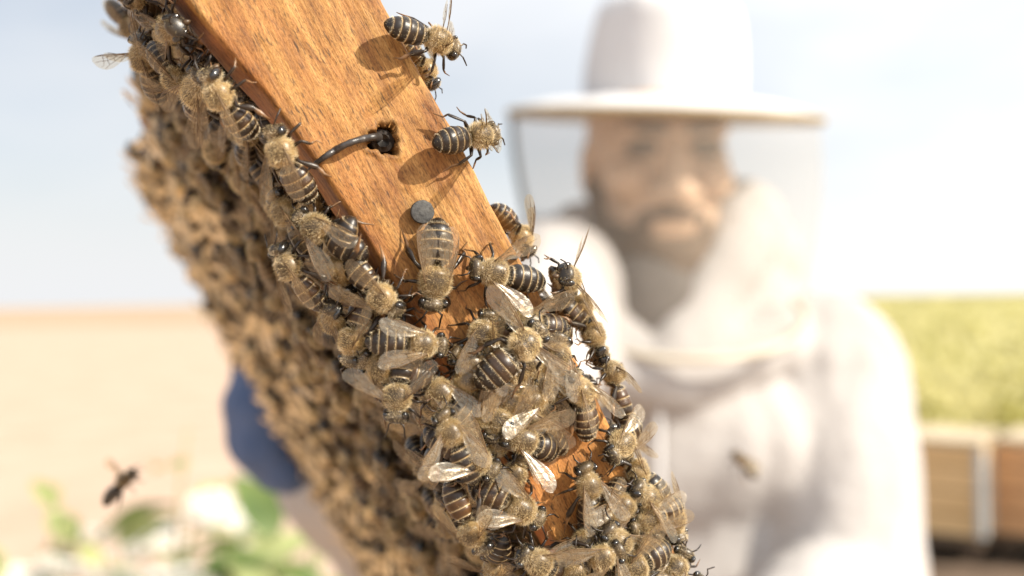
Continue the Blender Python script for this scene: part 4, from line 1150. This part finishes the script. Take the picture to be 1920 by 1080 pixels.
# farther bees of the same crowd, past counting: one mass
def far_crowd():
    S = bee_shape(300, 10, 14, 0, nseg=10, rings_per=3, brown=.1, lod=True)
    base = np.array([list(v) for v in S.V]) * MM
    faces = S.F; cols = np.array(S.C)
    nV = len(base)
    extra = []; ef = []; ec = []
    for sd in (1, -1):
        M = wing_basis(sd, False, 30, 10, 8)
        k = nV + len(extra)
        for x, y in ((0, 0), (.4, .35), (.8, .35), (1, -.6), (.8, -2.5), (.4, -1.7)):
            extra.append(M @ (Vector((x * 7.6, -sd * y * .85, 0.1)) * MM))
        ef.append(tuple(range(k, k + 6)))
    base = np.vstack([base, np.array([list(v) for v in extra])])
    cols = cols.copy(); cols[np.array([i for i in range(len(S.rings) * 10) if S.rings[i // 10][4] in ('th',)])] = (0.56, 0.44, 0.24, 1)
    cols = np.vstack([cols, np.tile(np.array([[.62, .50, .31, 1]]), (len(extra), 1))])
    faces = faces + ef
    pts = crowd_points(41, max(smax - 0.002, 0.02), DEPTH - 0.004, 0.0100)
    pts = [p for p in pts if p[0] > smax + 0.001]
    rg = random.Random(5)
    AV = []; AC = []; lens = [len(f) for f in faces]; flat = np.array([i for f in faces for i in f])
    LI = []
    for q, (s, t, x, y, dep) in enumerate(pts):
        a = rg.uniform(0, 6.283)
        M3 = np.array(orient(-W + N * rg.uniform(-.1, .4) + B * rg.uniform(-.2, .2), B * math.cos(a) + E * math.sin(a), rg.uniform(-8, 12), rg.uniform(-15, 15)))
        pos = np.array(P(t, WC0 - .003 - rg.choice((0, 0, .002, .0045)), s))
        AV.append((base - np.array([0, 0, .0032])) @ M3.T * rg.uniform(1.02, 1.2) + pos); AC.append(cols * np.array([rg.uniform(.7, 1.3)] * 3 + [1]))
        LI.append(flat + q * len(base))
    AV = np.vstack(AV); AC = np.vstack(AC); LI = np.concatenate(LI)
    me = bpy.data.meshes.new('bee_crowd')
    me.vertices.add(len(AV)); me.vertices.foreach_set('co', AV.ravel())
    me.loops.add(len(LI)); me.loops.foreach_set('vertex_index', LI)
    L = np.array(lens * len(pts)); me.polygons.add(len(L)); me.polygons.foreach_set('loop_start', np.concatenate([[0], np.cumsum(L)[:-1]]))
    me.update(calc_edges=True)
    setattr_color(me, 'Col', AC)
    print('far crowd', len(pts), 'faces', len(L))
    return me
fo = link('bee_crowd', far_crowd(), m_body)
tag(fo, 'blurred mass of bees on the far part of the comb', 'bees', kind='stuff')

# flying bees
d1 = 0.27
make_bee(at(232, 900, d1), orient(Vector((-.5, -.6, .75)), Vector((.55, .1, .8)), 0, 0), 'dark blurred bee flying above the weeds by the stubble', 'flying bees', 0, 'fly', 1.0, name='honey_bee')
make_bee(at(1390, 862, 0.38), orient(Vector((.25, -.75, .6)), Vector((-.75, .55, .3)), 0, 0), 'dark blurred bee flying in front of the white beekeeper jacket', 'flying bees', 6, 'fold', 1.15, fuzz=False)
print('bees', len(bees))
